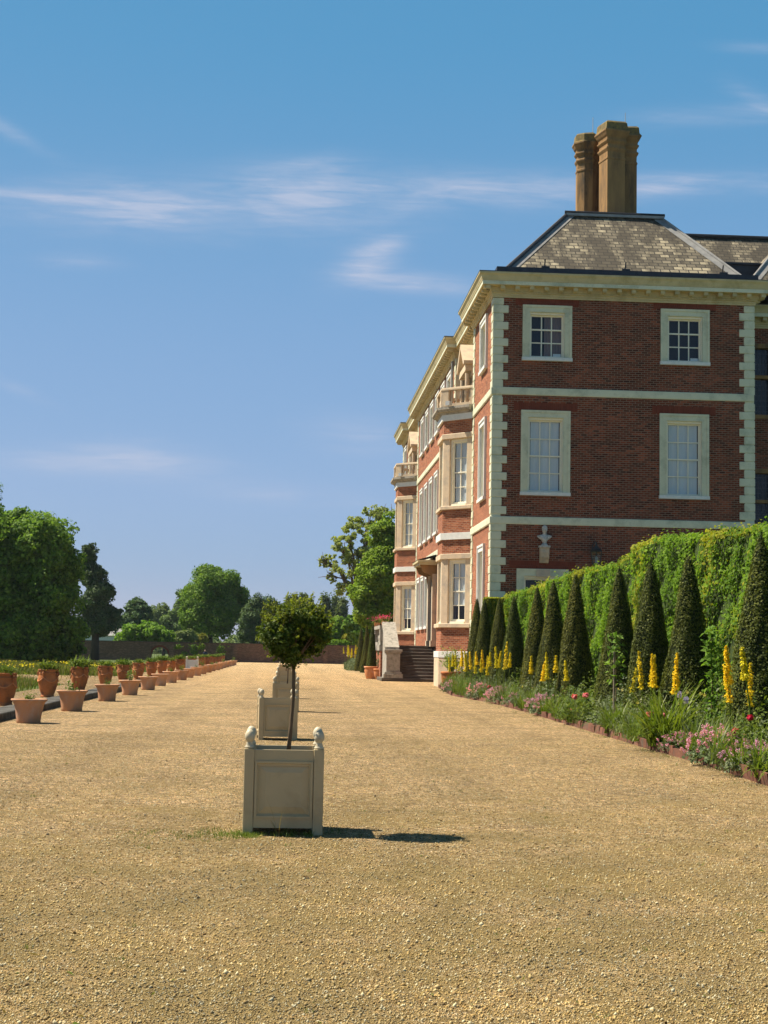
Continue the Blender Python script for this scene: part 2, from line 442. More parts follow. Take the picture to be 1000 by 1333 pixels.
def empty(name, loc=(0, 0, 0), label=None, cat=None, group=None, rz=0.0):
    o = bpy.data.objects.new(name, None)
    o.empty_display_size = 0.3
    o.location = loc
    o.rotation_euler = (0, 0, rz)
    COL.objects.link(o)
    return tag(o, label, cat, group)

def kids(o):
    return [c for c in COL.objects if c.parent == o]

def copy_tree(o, parent=None, table=None):
    if table is None:
        table = {}
        for c in COL.objects:
            if c.parent is not None:
                table.setdefault(c.parent.name, []).append(c)
    c = o.copy()
    COL.objects.link(c)
    if parent is not None: c.parent = parent
    for ch in table.get(o.name, []):
        copy_tree(ch, c, table)
    return c

def put(name, mesh, parent=None):
    o = bpy.data.objects.new(name, mesh)
    COL.objects.link(o)
    if parent is not None: o.parent = parent
    return o

class MB:
    """gathers faces (each with its material) and links them as one mesh object"""
    def __init__(s):
        s.v, s.f, s.m, s.mats, s.sm = [], [], [], [], []
        s.cur = 0
        s.smooth = False
    def mat(s, name):
        if name not in s.mats: s.mats.append(name)
        s.cur = s.mats.index(name)
        return s
    def add(s, vs, fs):
        o = len(s.v)
        s.v.extend([tuple(p) for p in vs])
        for f in fs:
            s.f.append(tuple(i + o for i in f))
            s.m.append(s.cur)
            s.sm.append(s.smooth)
        return s
    def quad(s, a, b, c, d): return s.add([a, b, c, d], [(0, 1, 2, 3)])
    def box(s, x0, x1, y0, y1, z0, z1):
        vs = [(x0, y0, z0), (x1, y0, z0), (x1, y1, z0), (x0, y1, z0), (x0, y0, z1), (x1, y0, z1), (x1, y1, z1), (x0, y1, z1)]
        return s.add(vs, [(0, 3, 2, 1), (4, 5, 6, 7), (0, 1, 5, 4), (1, 2, 6, 5), (2, 3, 7, 6), (3, 0, 4, 7)])
    def cbox(s, x0, x1, y0, y1, z0, z1, c):
        """box with chamfered vertical and horizontal edges on every side"""
        vs, idx = [], {}
        X, Y, Z = (x0, x1), (y0, y1), (z0, z1)
        for i in (0, 1):
            for j in (0, 1):
                for k in (0, 1):
                    for a in range(3):
                        p = [X[i], Y[j], Z[k]]
                        for q, e in zip(range(3), (i, j, k)):
                            if q != a: p[q] += c if e == 0 else -c
                        idx[(i, j, k, a)] = len(vs)
                        vs.append(p)
        fs = []
        for a in range(3):
            for e in (0, 1):
                b_, c_ = (a + 1) % 3, (a + 2) % 3
                loop = []
                for (p, q) in ((0, 0), (1, 0), (1, 1), (0, 1)):
                    t = [0, 0, 0]; t[a] = e; t[b_] = p; t[c_] = q
                    loop.append(idx[(t[0], t[1], t[2], a)])
                fs.append(tuple(loop if e else loop[::-1]))
        for a in range(3):       # edges running along axis a
            b_, c_ = (a + 1) % 3, (a + 2) % 3
            for p in (0, 1):
                for q in (0, 1):
                    t0 = [0, 0, 0]; t1 = [0, 0, 0]
                    t0[b_] = t1[b_] = p; t0[c_] = t1[c_] = q; t1[a] = 1
                    f = (idx[(*t0, b_)], idx[(*t1, b_)], idx[(*t1, c_)], idx[(*t0, c_)])
                    fs.append(f if p != q else f[::-1])
        for i in (0, 1):
            for j in (0, 1):
                for k in (0, 1):
                    fs.append(tuple(idx[(i, j, k, a)] for a in range(3)))
        return s.add(vs, fs)
    def prism(s, poly, z0, z1, top=True, bottom=True):
        n = len(poly)
        vs = [(p[0], p[1], z0) for p in poly] + [(p[0], p[1], z1) for p in poly]
        fs = [(i, (i + 1) % n, n + (i + 1) % n, n + i) for i in range(n)]
        if top: fs.append(tuple(range(n, 2 * n)))
        if bottom: fs.append(tuple(range(n - 1, -1, -1)))
        return s.add(vs, fs)
    def obox(s, fr, u0, u1, d0, d1, z0, z1):
        """box in a wall frame: u along the wall, d outwards"""
        P = fr.p
        vs = [P(u0, d0, z0), P(u1, d0, z0), P(u1, d1, z0), P(u0, d1, z0), P(u0, d0, z1), P(u1, d0, z1), P(u1, d1, z1), P(u0, d1, z1)]
        return s.add(vs, [(0, 3, 2, 1), (4, 5, 6, 7), (0, 1, 5, 4), (1, 2, 6, 5), (2, 3, 7, 6), (3, 0, 4, 7)])
    def lathe(s, prof, n=16, c=(0, 0, 0), cap=True):
        vs, fs = [], []
        for r, z in prof:
            for i in range(n):
                a = 2 * PI * i / n
                vs.append((c[0] + r * math.cos(a), c[1] + r * math.sin(a), c[2] + z))
        for k in range(len(prof) - 1):
            for i in range(n):
                j = (i + 1) % n
                fs.append((k * n + i, k * n + j, (k + 1) * n + j, (k + 1) * n + i))
        if cap:
            fs.append(tuple(range(n - 1, -1, -1)))
            fs.append(tuple((len(prof) - 1) * n + i for i in range(n)))
        return s.add(vs, fs)
    def loft(s, rings, n=20):
        """rings: (cx, cy, z, rx, ry)"""
        vs, fs = [], []
        for cx, cy, z, rx, ry in rings:
            for i in range(n):
                a = 2 * PI * i / n
                vs.append((cx + rx * math.cos(a), cy + ry * math.sin(a), z))
        for k in range(len(rings) - 1):
            for i in range(n):
                j = (i + 1) % n
                fs.append((k * n + i, k * n + j, (k + 1) * n + j, (k + 1) * n + i))
        fs.append(tuple(range(n - 1, -1, -1)))
        fs.append(tuple((len(rings) - 1) * n + i for i in range(n)))
        return s.add(vs, fs)
    def tube(s, pts, rad, n=7):
        pts = [Vector(p) for p in pts]
        vs, fs = [], []
        for k, p in enumerate(pts):
            t = (pts[min(k + 1, len(pts) - 1)] - pts[max(k - 1, 0)]).normalized()
            a = t.orthogonal().normalized()
            if k and a.dot(pa) < 0.9:
                a = (pa - t * pa.dot(t)).normalized()
            pa = a
            b = t.cross(a)
            for i in range(n):
                th = 2 * PI * i / n
                vs.append(p + (a * math.cos(th) + b * math.sin(th)) * rad[k])
        for k in range(len(pts) - 1):
            for i in range(n):
                j = (i + 1) % n
                fs.append((k * n + i, k * n + j, (k + 1) * n + j, (k + 1) * n + i))
        fs.append(tuple(range(n - 1, -1, -1)))
        fs.append(tuple((len(pts) - 1) * n + i for i in range(n)))
        return s.add(vs, fs)
    def sweep(s, path, prof, closed=False):
        """profile (out, z) swept along a plan path; out is to the LEFT-hand normal given by frame (dy,-dx) reversed"""
        n = len(path)
        P = [Vector((p[0], p[1], 0)) for p in path]
        rows = []
        for k in range(n):
            def nrm(a, b):
                d = (b - a).normalized()
                return Vector((-d.y, d.x, 0))
            n1 = nrm(P[k - 1], P[k]) if (k or closed) else None
            n2 = nrm(P[k], P[(k + 1) % n]) if (k < n - 1 or closed) else None
            if n1 is None: m = n2
            elif n2 is None: m = n1
            else:
                m = (n1 + n2)
                m = m / max(0.2, m.dot(n1))
            rows.append([(P[k].x + m.x * o, P[k].y + m.y * o, z) for o, z in prof])
        L = len(prof)
        vs = [p for r in rows for p in r]
        fs = []
        for k in range(n if closed else n - 1):
            k2 = (k + 1) % n
            for i in range(L - 1):
                fs.append((k * L + i, k * L + i + 1, k2 * L + i + 1, k2 * L + i))
        if not closed:
            fs.append(tuple(range(L)))
            fs.append(tuple((n - 1) * L + i for i in range(L - 1, -1, -1)))
        return s.add(vs, fs)
    def mesh(s, name):
        me = bpy.data.meshes.new(name)
        me.from_pydata(s.v, [], s.f)
        for m in s.mats: me.materials.append(MATS[m])
        me.polygons.foreach_set('material_index', s.m)
        me.polygons.foreach_set('use_smooth', s.sm)
        me.update()
        if len(s.f) < 60000:
            uv = me.uv_layers.new(name='UVMap')
            co = np.empty(len(me.vertices) * 3); me.vertices.foreach_get('co', co); co = co.reshape(-1, 3)
            li = np.empty(len(me.loops), dtype=np.int64); me.loops.foreach_get('vertex_index', li)
            pn = np.empty(len(me.polygons) * 3); me.polygons.foreach_get('normal', pn); pn = pn.reshape(-1, 3)
            lt = np.empty(len(me.polygons), dtype=np.int64); me.polygons.foreach_get('loop_total', lt)
            nn = np.repeat(pn, lt, axis=0)
            h = np.stack([-nn[:, 1], nn[:, 0]], 1)
            hl = np.linalg.norm(h, axis=1)
            flat = hl < 0.05
            hl[flat] = 1
            h = h / hl[:, None]
            p = co[li]
            u = p[:, 0] * h[:, 0] + p[:, 1] * h[:, 1]
            v = p[:, 2] / np.maximum(hl, 0.3) * 1.0
            u = np.where(flat, p[:, 0], u); v = np.where(flat, p[:, 1], v)
            uv.data.foreach_set('uv', np.stack([u, v], 1).ravel())
        return me
    def build(s, name, parent=None):
        return put(name, s.mesh(name), parent)

class Frame:
    """a vertical wall plane from a to b; u runs a->b, d is outwards (to the left of a->b)"""
    def __init__(s, a, b):
        s.a = Vector((a[0], a[1], 0)); b = Vector((b[0], b[1], 0))
        s.L = (b - s.a).length
        s.t = (b - s.a).normalized()
        s.n = Vector((-s.t.y, s.t.x, 0))
    def p(s, u, d, z):
        q = s.a + s.t * u + s.n * d
        return (q.x, q.y, z)

def np_mesh(name, V, F, mats, mi=None):
    """V (n,3), F (m,k) with all faces k-sided"""
    me = bpy.data.meshes.new(name)
    V = np.ascontiguousarray(V, dtype=np.float32); F = np.ascontiguousarray(F, dtype=np.int32)
    k = F.shape[1]
    me.vertices.add(len(V)); me.vertices.foreach_set('co', V.ravel())
    me.loops.add(F.size); me.loops.foreach_set('vertex_index', F.ravel())
    me.polygons.add(len(F))
    me.polygons.foreach_set('loop_start', np.arange(0, F.size, k, dtype=np.int32))
    me.polygons.foreach_set('loop_total', np.full(len(F), k, dtype=np.int32))
    for m in mats: me.materials.append(MATS[m])
    if mi is not None: me.polygons.foreach_set('material_index', np.asarray(mi, dtype=np.int32))
    me.update(calc_edges=True)
    me.validate()
    return me

def unit(a):
    return a / np.maximum(1e-9, np.linalg.norm(a, axis=-1, keepdims=True))

def leaves(P, Nn, size, rs, ratio=0.55, jit=0.7, up=0.0, svar=0.35):
    """diamond leaves folded along the midrib, one island each"""
    n = len(P)
    Nn = unit(Nn + rs.normal(0, jit, (n, 3)))
    A = unit(np.cross(Nn, rs.normal(0, 1, (n, 3)) + np.array([0, 0, 0.01])))
    if up: A = unit(A + np.array([0, 0, up])); Nn = unit(Nn - A * (Nn * A).sum(1, keepdims=True))
    B = np.cross(Nn, A)
    s = (np.asarray(size) * (1 + rs.uniform(-svar, svar, n)))[:, None]
    V = np.stack([P - A * s * 0.5, P + B * s * ratio * 0.5 + Nn * s * 0.06, P + A * s * 0.5 - Nn * s * 0.1, P - B * s * ratio * 0.5 + Nn * s * 0.06], 1).reshape(-1, 3)
    F = np.arange(4 * n).reshape(-1, 4)
    return V, F

def merge(parts):
    """parts: list of (V,F,matindex) -> one soup"""
    VV, FF, MM, o = [], [], [], 0
    for V, F, m in parts:
        VV.append(V); FF.append(F + o); o += len(V)
        MM.append(np.full(len(F), m))
    return np.concatenate(VV), np.concatenate(FF), np.concatenate(MM)

def blades(n, base, r, length, width, lean, rs, segs=4, droop=1.0, lvar=0.3):
    """strap leaves rooted round base; each an island"""
    az = rs.uniform(0, 2 * PI, n)
    L = length * (1 + rs.uniform(-lvar, lvar, n))
    ln = lean * (0.35 + 0.9 * rs.rand(n))
    rr = r * np.sqrt(rs.rand(n)); ra = rs.uniform(0, 2 * PI, n)
    root = np.stack([base[0] + rr * np.cos(ra), base[1] + rr * np.sin(ra), np.full(n, base[2])], 1)
    d = np.stack([np.cos(az), np.sin(az), np.zeros(n)], 1)
    sd = np.stack([-np.sin(az), np.cos(az), np.zeros(n)], 1)
    rows = []
    p = root.copy()
    for k in range(segs + 1):
        t = k / segs
        ang = ln * (0.35 + droop * 1.3 * t)
        if k:
            p = p + (d * np.sin(ang)[:, None] + np.array([0, 0, 1.0]) * np.cos(ang)[:, None]) * (L / segs)[:, None]
        w = width * (1.0 - 0.85 * t ** 1.8) * 0.5
        rows.append(p - sd * w); rows.append(p + sd * w)
    V = np.stack(rows, 1)
    m = 2 * (segs + 1)
    F = np.concatenate([np.stack([np.arange(n) * m + 2 * k, np.arange(n) * m + 2 * k + 1, np.arange(n) * m + 2 * k + 3, np.arange(n) * m + 2 * k + 2], 1) for k in range(segs)])
    return V.reshape(-1, 3), F

# ------------------------------------------------------------------ world and sun
SUN = Vector((1.0, -0.40, -1.56)).normalized()
w = bpy.data.worlds.new("World")
sc.world = w
w.use_nodes = True
nt = w.node_tree
for n_ in list(nt.nodes): nt.nodes.remove(n_)
sky = nt.nodes.new('ShaderNodeTexSky')
sky.sky_type = 'NISHITA'
sky.sun_disc = False
sky.sun_elevation = math.asin(-SUN.z)
sky.sun_rotation = math.atan2(-SUN.x, -SUN.y)
sky.altitude = 0
sky.air_density = 0.7
sky.dust_density = 0.3
sky.ozone_density = 3.0
bg = nt.nodes.new('ShaderNodeBackground')
bg.inputs[1].default_value = 0.0685
out = nt.nodes.new('ShaderNodeOutputWorld')
tc = nt.nodes.new('ShaderNodeTexCoord')
sep = nt.nodes.new('ShaderNodeSeparateXYZ')
nt.links.new(tc.outputs['Generated'], sep.inputs[0])
def wm(op, a, b=None, c=None):
    n = nt.nodes.new('ShaderNodeMath'); n.operation = op
    for i, v in enumerate((a, b, c)):
        if v is None: continue
        if isinstance(v, (int, float)): n.inputs[i].default_value = v
        else: nt.links.new(v, n.inputs[i])
    return n.outputs[0]
yy = wm('MAXIMUM', sep.outputs[1], 0.05)
U = wm('DIVIDE', sep.outputs[0], yy)
V_ = wm('DIVIDE', sep.outputs[2], yy)
cmb = nt.nodes.new('ShaderNodeCombineXYZ')
nt.links.new(U, cmb.inputs[0]); nt.links.new(V_, cmb.inputs[1])
def cnoise(sx, sy, rot, scale, off, detail=9, rough=0.62, dist=0.6):
    mp = nt.nodes.new('ShaderNodeMapping')
    mp.inputs['Location'].default_value = off
    mp.inputs['Rotation'].default_value = (0, 0, rot)
    mp.inputs['Scale'].default_value = (sx, sy, 1)
    nt.links.new(cmb.outputs[0], mp.inputs[0])
    nz = nt.nodes.new('ShaderNodeTexNoise')
    nz.inputs['Scale'].default_value = scale
    nz.inputs['Detail'].default_value = detail
    nz.inputs['Roughness'].default_value = rough
    nz.inputs['Distortion'].default_value = dist
    nt.links.new(mp.outputs[0], nz.inputs['Vector'])
    return nz.outputs['Fac']
body_ = cnoise(1.0, 2.6, 0.05, 8.0, (0.3, 0.1, 0), detail=9, rough=0.52, dist=0.8)
fibre = cnoise(1.0, 9.0, 0.12, 20.0, (1.3, 2.1, 0), detail=9, rough=0.62, dist=0.5)
tot = None
# centre px, py, half length, half thickness, tilt, strength
for px, py, hl, ht, tilt, st in [(290, 266, 230, 40, 0.03, 0.85), (560, 246, 260, 24, 0.03, 0.62), (60, 256, 150, 8, -0.05, 0.7), (380, 214, 90, 16, 0.06, 0.5), (190, 285, 120, 20, -0.08, 0.5),
                                 (478, 340, 46, 22, 0.55, 0.9), (540, 368, 80, 13, -0.05, 0.8), (500, 318, 30, 10, 0.3, 0.5), (930, 150, 110, 14, 0.10, 0.7), (985, 132, 40, 16, -0.4, 0.5), (990, 62, 50, 8, 0.0, 0.45),
                                 (190, 598, 90, 22, -0.03, 0.55), (60, 600, 150, 18, 0.0, 0.35), (470, 570, 70, 30, -0.1, 0.6), (380, 645, 110, 14, -0.05, 0.3),
                                 (20, 175, 50, 10, -0.5, 0.45), (110, 340, 50, 10, 0.0, 0.4), (900, 240, 160, 16, 0.05, 0.6), (20, 505, 50, 8, -0.4, 0.3)]:
    d = sight(px, py)
    du = wm('SUBTRACT', U, float(d[0])); dv = wm('SUBTRACT', V_, float(d[2]))
    c_, s_ = math.cos(tilt), math.sin(tilt)
    a1 = wm('DIVIDE', wm('ADD', wm('MULTIPLY', du, c_), wm('MULTIPLY', dv, s_)), hl / 2000.0)
    b1 = wm('DIVIDE', wm('SUBTRACT', wm('MULTIPLY', dv, c_), wm('MULTIPLY', du, s_)), ht / 2000.0)
    rr_ = wm('ADD', wm('MULTIPLY', a1, a1), wm('MULTIPLY', b1, b1))
    g_ = wm('MULTIPLY', wm('POWER', 2.718, wm('MULTIPLY', rr_, -1.1)), st)
    tot = g_ if tot is None else wm('ADD', tot, g_)
sb_ = wm('MINIMUM', wm('MAXIMUM', wm('MULTIPLY', wm('SUBTRACT', body_, 0.40), 4.2), 0.0), 1.0)
sf_ = wm('MINIMUM', wm('MAXIMUM', wm('MULTIPLY', wm('SUBTRACT', fibre, 0.36), 3.0), 0.0), 1.0)
cl = wm('MINIMUM', wm('MULTIPLY', tot, wm('MULTIPLY', wm('ADD', wm('MULTIPLY', sb_, 0.72), 0.34), wm('ADD', wm('MULTIPLY', sf_, 0.75), 0.45))), 0.75)
cl = wm('MULTIPLY', cl, wm('GREATER_THAN', sep.outputs[1], 0.1))
mixc = nt.nodes.new('ShaderNodeMixRGB')
nt.links.new(cl, mixc.inputs[0])
hs = nt.nodes.new('ShaderNodeHueSaturation')
hs.inputs['Saturation'].default_value = 1.2
nt.links.new(sky.outputs[0], hs.inputs['Color'])
# high thin air: flattens the sky's gradient towards an even clear blue
va = nt.nodes.new('ShaderNodeVectorMath'); va.operation = 'MULTIPLY_ADD'
nt.links.new(hs.outputs[0], va.inputs[0])
va.inputs[1].default_value = (0.538, 0.249, 0.153)
zd = nt.nodes.new('ShaderNodeMapRange')
zd.interpolation_type = 'SMOOTHSTEP'
for i_, v_ in ((1, 0.36), (2, 0.95), (3, 1.0), (4, 0.30)): zd.inputs[i_].default_value = v_  # blue cut overhead, out of view, to make the shade less blue
nt.links.new(sep.outputs[2], zd.inputs[0])
vs_ = nt.nodes.new('ShaderNodeVectorMath'); vs_.operation = 'SCALE'
vs_.inputs[0].default_value = (0.432, 2.0, 3.70)
nt.links.new(zd.outputs[0], vs_.inputs['Scale'])
nt.links.new(vs_.outputs[0], va.inputs[2])
def wrange(a, b, c, d_):
    n = nt.nodes.new('ShaderNodeMapRange'); n.interpolation_type = 'SMOOTHSTEP'
    for i_, v_ in ((1, a), (2, b), (3, c), (4, d_)): n.inputs[i_].default_value = v_
    nt.links.new(sep.outputs[2], n.inputs[0])
    return n.outputs[0]
mh = nt.nodes.new('ShaderNodeMath'); mh.operation = 'MULTIPLY'
nt.links.new(wrange(0.03, 0.11, 0, 1), mh.inputs[0]); nt.links.new(wrange(0.17, 0.40, 1, 0), mh.inputs[1])
hv = nt.nodes.new('ShaderNodeVectorMath'); hv.operation = 'SCALE'
hv.inputs[0].default_value = (0.66, 0.36, 0.44)
nt.links.new(mh.outputs[0], hv.inputs['Scale'])
vb = nt.nodes.new('ShaderNodeVectorMath'); vb.operation = 'ADD'
nt.links.new(va.outputs[0], vb.inputs[0]); nt.links.new(hv.outputs[0], vb.inputs[1])
vz = nt.nodes.new('ShaderNodeVectorMath'); vz.operation = 'SCALE'
nt.links.new(vb.outputs[0], vz.inputs[0])
nt.links.new(wrange(0.42, 0.95, 1.0, 0.34), vz.inputs['Scale'])  # whole sky dimmed overhead, unseen, to darken and warm the shade
nt.links.new(vz.outputs[0], mixc.inputs[1])
mixc.inputs[2].default_value = (3.9, 4.3, 5.4, 1)
nt.links.new(mixc.outputs[0], bg.inputs[0])
nt.links.new(bg.outputs[0], out.inputs[0])

sd = bpy.data.lights.new("sun", 'SUN')
sd.energy = 5.0
sd.angle = math.radians(0.53)
sd.color = (1.0, 0.89, 0.72)
so = bpy.data.objects.new("sun", sd)
so.rotation_euler = SUN.to_track_quat('-Z', 'Y').to_euler()
so.location = (-30, 20, 60)
COL.objects.link(so)
sc.view_settings.view_transform = 'Standard'
sc.view_settings.look = 'None'
sc.view_settings.exposure = 1.0
sc.view_settings.gamma = 1.0
sc.cycles.max_bounces = 6
sc.cycles.transparent_max_bounces = 12
sc.cycles.caustics_reflective = False
sc.cycles.caustics_refractive = False
#PART2
# ------------------------------------------------------------------ ground
def sheet(name, poly, z, m, kind='structure'):
    b = MB().mat(m)
    b.add([(x, y, z) for x, y in poly], [tuple(range(len(poly)))])
    return tag(b.build(name), kind=kind)
sheet('ground', [(-1400, -60), (1400, -60), (1400, 1800), (-1400, 1800)], -0.008, 'lawn')
sheet('gravel_path', [(-5.2, -8), (16, -8), (16, 60), (9, 60), (9, 176), (-5.2, 176)], 0.0, 'gravel')
sheet('side_path', [(-40, 58), (-7.36, 58), (-7.36, 76), (-40, 74)], 0.004, 'pale_gravel')
b = MB().mat('pale_gravel'); b.box(-7.35, -5.74, 5, 156, -.02, .125); tag(b.build('side_path'), kind='structure')
# stone kerb on which the tall urns stand
b = MB().mat('dark_stone')
y = 6.0
rk = random.Random(3)
while y < 152:
    L = rk.uniform(1.1, 1.9)
    b.cbox(-5.73 + rk.uniform(-.01, .01), -5.2 + rk.uniform(-.012, .012), y, y + L - 0.012, -0.02, 0.15 + rk.uniform(-.006, .006), 0.015)
    y += L
tag(b.build('kerb'), kind='structure')

# ------------------------------------------------------------------ house
HOUSE = empty('country_house', (0, 0, 0), 'large red brick country house with pale quoins, canted bays and slate roof', 'house')
XE = 17.93
YF = 58.0
XP, XR, XM = 7.73, 8.08, 7.65
PATH = [(27, 62), (XE, 62), (XE, YF), (XP, YF), (XP, 64.15), (XR, 64.15), (XR, 70.4), (XM, 70.4), (XM, 90.7), (8.0, 90.7), (8.0, 97.4), (XM, 97.4), (XM, 102.4), (18, 102.4)]
F_COURT, F_RET, F_END, F_A, _, F_R1, _, F_M, _, F_R2, _, F_P3 = [Frame(PATH[i], PATH[i + 1]) for i in range(12)]

def wall(fr, openings, m, z0=0.0, z1=15.3, depth=0.30, name='wall', extra=None):
    b = MB().mat(m)
    us = sorted({0.0, fr.L} | {o[0] for o in openings} | {o[1] for o in openings})
    zs = sorted({z0, z1} | {o[2] for o in openings} | {o[3] for o in openings})
    for i in range(len(us) - 1):
        for k in range(len(zs) - 1):
            cu, cz = (us[i] + us[i + 1]) / 2, (zs[k] + zs[k + 1]) / 2
            if any(o[0] < cu < o[1] and o[2] < cz < o[3] for o in openings): continue
            b.quad(fr.p(us[i], 0, zs[k]), fr.p(us[i], 0, zs[k + 1]), fr.p(us[i + 1], 0, zs[k + 1]), fr.p(us[i + 1], 0, zs[k]))
    for o in openings:
        for (ua, za, ub, zb) in ((o[0], o[2], o[0], o[3]), (o[1], o[3], o[1], o[2]), (o[0], o[3], o[1], o[3]), (o[1], o[2], o[0], o[2])):
            b.quad(fr.p(ua, 0, za), fr.p(ua, -depth, za), fr.p(ub, -depth, zb), fr.p(ub, 0, zb))
    return b.build(name, HOUSE)

def sash_set(par, fr, u0, u1, z0, z1, cols, rows, d, back='blind', pm='sash_paint', drop=None):
    """sashes, glass and what hangs behind, filling u0..u1, z0..z1 at depth d"""
    s = MB().mat(pm)
    e = 0.06
    s.obox(fr, u0, u0 + e, d - .05, d, z0, z1); s.obox(fr, u1 - e, u1, d - .05, d, z0, z1)
    s.obox(fr, u0 + e, u1 - e, d - .05, d - .003, z0, z0 + .09); s.obox(fr, u0 + e, u1 - e, d - .05, d - .003, z1 - .06, z1)
    gz0, gz1, gu0, gu1 = z0 + .09, z1 - .06, u0 + e, u1 - e
    mid = rows // 2 if rows % 2 == 0 else (rows + 1) // 2
    for c in range(1, cols):
        u = gu0 + (gu1 - gu0) * c / cols
        s.obox(fr, u - .021, u + .021, d - .045, d - .012, gz0, gz1)
    for r in range(1, rows):
        z = gz0 + (gz1 - gz0) * r / rows
        if r == mid: s.obox(fr, gu0 - .03, gu1 + .03, d - .045, d + .012, z - .028, z + .028)
        else: s.obox(fr, gu0, gu1, d - .045, d - .008, z - .02, z + .02)
    s.build('sash', par)
    g = MB().mat('glass')
    g.quad(fr.p(gu0, d - .03, gz0), fr.p(gu0, d - .03, gz1), fr.p(gu1, d - .03, gz1), fr.p(gu1, d - .03, gz0))
    g.build('pane', par)
    k = MB()
    if back == 'blind':
        zb = gz0 if drop is None else gz0 + (gz1 - gz0) * drop
        n = 14
        k.mat('blind')
        k.smooth = True
        pts = [(gu0 + .03 + (gu1 - gu0 - .06) * i / n, d - .075 + .008 * math.sin(i * 1.9)) for i in range(n + 1)]
        for i in range(n):
            k.quad(fr.p(pts[i][0], pts[i][1], zb), fr.p(pts[i][0], pts[i][1], gz1 + .03), fr.p(pts[i + 1][0], pts[i + 1][1], gz1 + .03), fr.p(pts[i + 1][0], pts[i + 1][1], zb))
        k.build('blind', par)
    elif back == 'curtain':
        k.mat('curtain')
        k.smooth = True
        n = 18
        ua, ub = gu0 - .02, gu0 + (gu1 - gu0) * 0.55
        pts = [(ua + (ub - ua) * i / n, d - .16 + .02 * math.sin(i * 1.7)) for i in range(n + 1)]
        for i in range(n):
            k.quad(fr.p(pts[i][0], pts[i][1], gz0 - .05), fr.p(pts[i][0], pts[i][1], gz1 + .05), fr.p(pts[i + 1][0], pts[i + 1][1], gz1 + .05), fr.p(pts[i + 1][0], pts[i + 1][1], gz0 - .05))
        k.build('curtain', par)
    r = MB().mat('dark_room')  # near-black sheet stands in for the unlit room behind the glass
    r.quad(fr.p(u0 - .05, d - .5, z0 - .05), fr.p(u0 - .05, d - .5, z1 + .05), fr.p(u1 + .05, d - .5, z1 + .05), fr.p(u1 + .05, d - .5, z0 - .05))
    r.build('dark_backplane', par)

def window(fr, u0, u1, z0, z1, cols, rows, back='blind', head=None, sign=False, drop=None, low=False):
    rd = .13 if fr is F_END else .42
    """u0..u1, z0..z1 is the outside of the moulded architrave; returns the hole it needs"""
    a = 0.27
    b = MB().mat('paint' if fr is F_END else 'white_paint')  # one paint: whiter on the sunlit facade, light put into the colour
    zb = z0 + .10
    for (ua, ub, d, ia) in ((u0, u0 + .09, .095, 0), (u0 + .09, u0 + a, .06, 0), (u1 - .09, u1, .095, 1), (u1 - a, u1 - .09, .06, 1)):
        b.obox(fr, ua, ub, -.02, d, zb, z1 - (.09 if d > .07 else a))
    b.obox(fr, u0, u1, -.02, .097, z1 - .09, z1)
    b.obox(fr, u0 + .09, u1 - .09, -.02, .062, z1 - a, z1 - .09)
    b.obox(fr, u0 + a - .035, u0 + a + .004, -.10, .075, zb, z1 - a - .004)
    b.obox(fr, u1 - a - .004, u1 - a + .035, -.10, .075, zb, z1 - a - .004)
    b.obox(fr, u0 + a - .035, u1 - a + .035, -.10, .077, z1 - a - .004, z1 - a + .035)
    wdw = b.build('window', HOUSE)
    s = MB().mat('white_paint')
    if not low:
        s.obox(fr, u0 - .02, u1 + .02, -.15, .13, z0 - .03, zb)
        s.build('sill', wdw)
    # lining boards of the box sash
    l = MB().mat('sash_paint')
    i0, i1, j0, j1 = u0 + a, u1 - a, zb, z1 - a
    l.obox(fr, i0 + .007, i0 + .045, -rd - .08, -.012, j0, j1); l.obox(fr, i1 - .045, i1 - .007, -rd - .08, -.012, j0, j1)
    l.obox(fr, i0 + .045, i1 - .045, -rd - .08, -.014, j1 - .09, j1 - .007)
    l.build('box_frame', wdw)
    sash_set(wdw, fr, i0 + .045, i1 - .045, j0, j1 - .09, cols, rows, -rd, back, drop=drop)
    if sign:
        c = MB().mat('white_paint')
        c.obox(fr, i0 + .12, i0 + .42, -.19, -.175, j0 + .08, j0 + .20)
        c.build('card', wdw)
    if head:
        h = MB().mat('gauged_brick')
        h.obox(fr, u0 - .28, u1 + .28, -.05, .006, z1 + .002, z1 + head)
        h.build('flat_arch', wdw)
    return (i0, i1, j0, j1)

def X2U(x): return XE - x       # end wall: u runs from the right-hand corner
holes = []
holes.append(window(F_END, X2U(10.77), X2U(8.85), 12.74, 14.89, 3, 3, 'curtain', head=0.26, sign=True))
holes.append(window(F_END, X2U(16.17), X2U(14.25), 12.74, 14.91, 3, 3, 'dark', head=0.24, sign=True))
holes.append(window(F_END, X2U(10.74), X2U(8.83), 7.52, 10.78, 3, 4, 'blind', head=0.30))
holes.append(window(F_END, X2U(16.15), X2U(14.22), 7.52, 10.80, 3, 4, 'blind', head=0.30))
# garden door under the bust
d_ = window(F_END, X2U(10.71), X2U(8.72), 0.2, 4.68, 2, 4, 'dark', head=0.32, low=True)
holes.append(d_)
kb = MB().mat('bath_stone')
kb.obox(F_END, X2U(9.98), X2U(9.47), -.02, .15, 4.38, 4.66)
kb.build('door_tablet', HOUSE)
wall(F_END, holes, 'dark_brick')
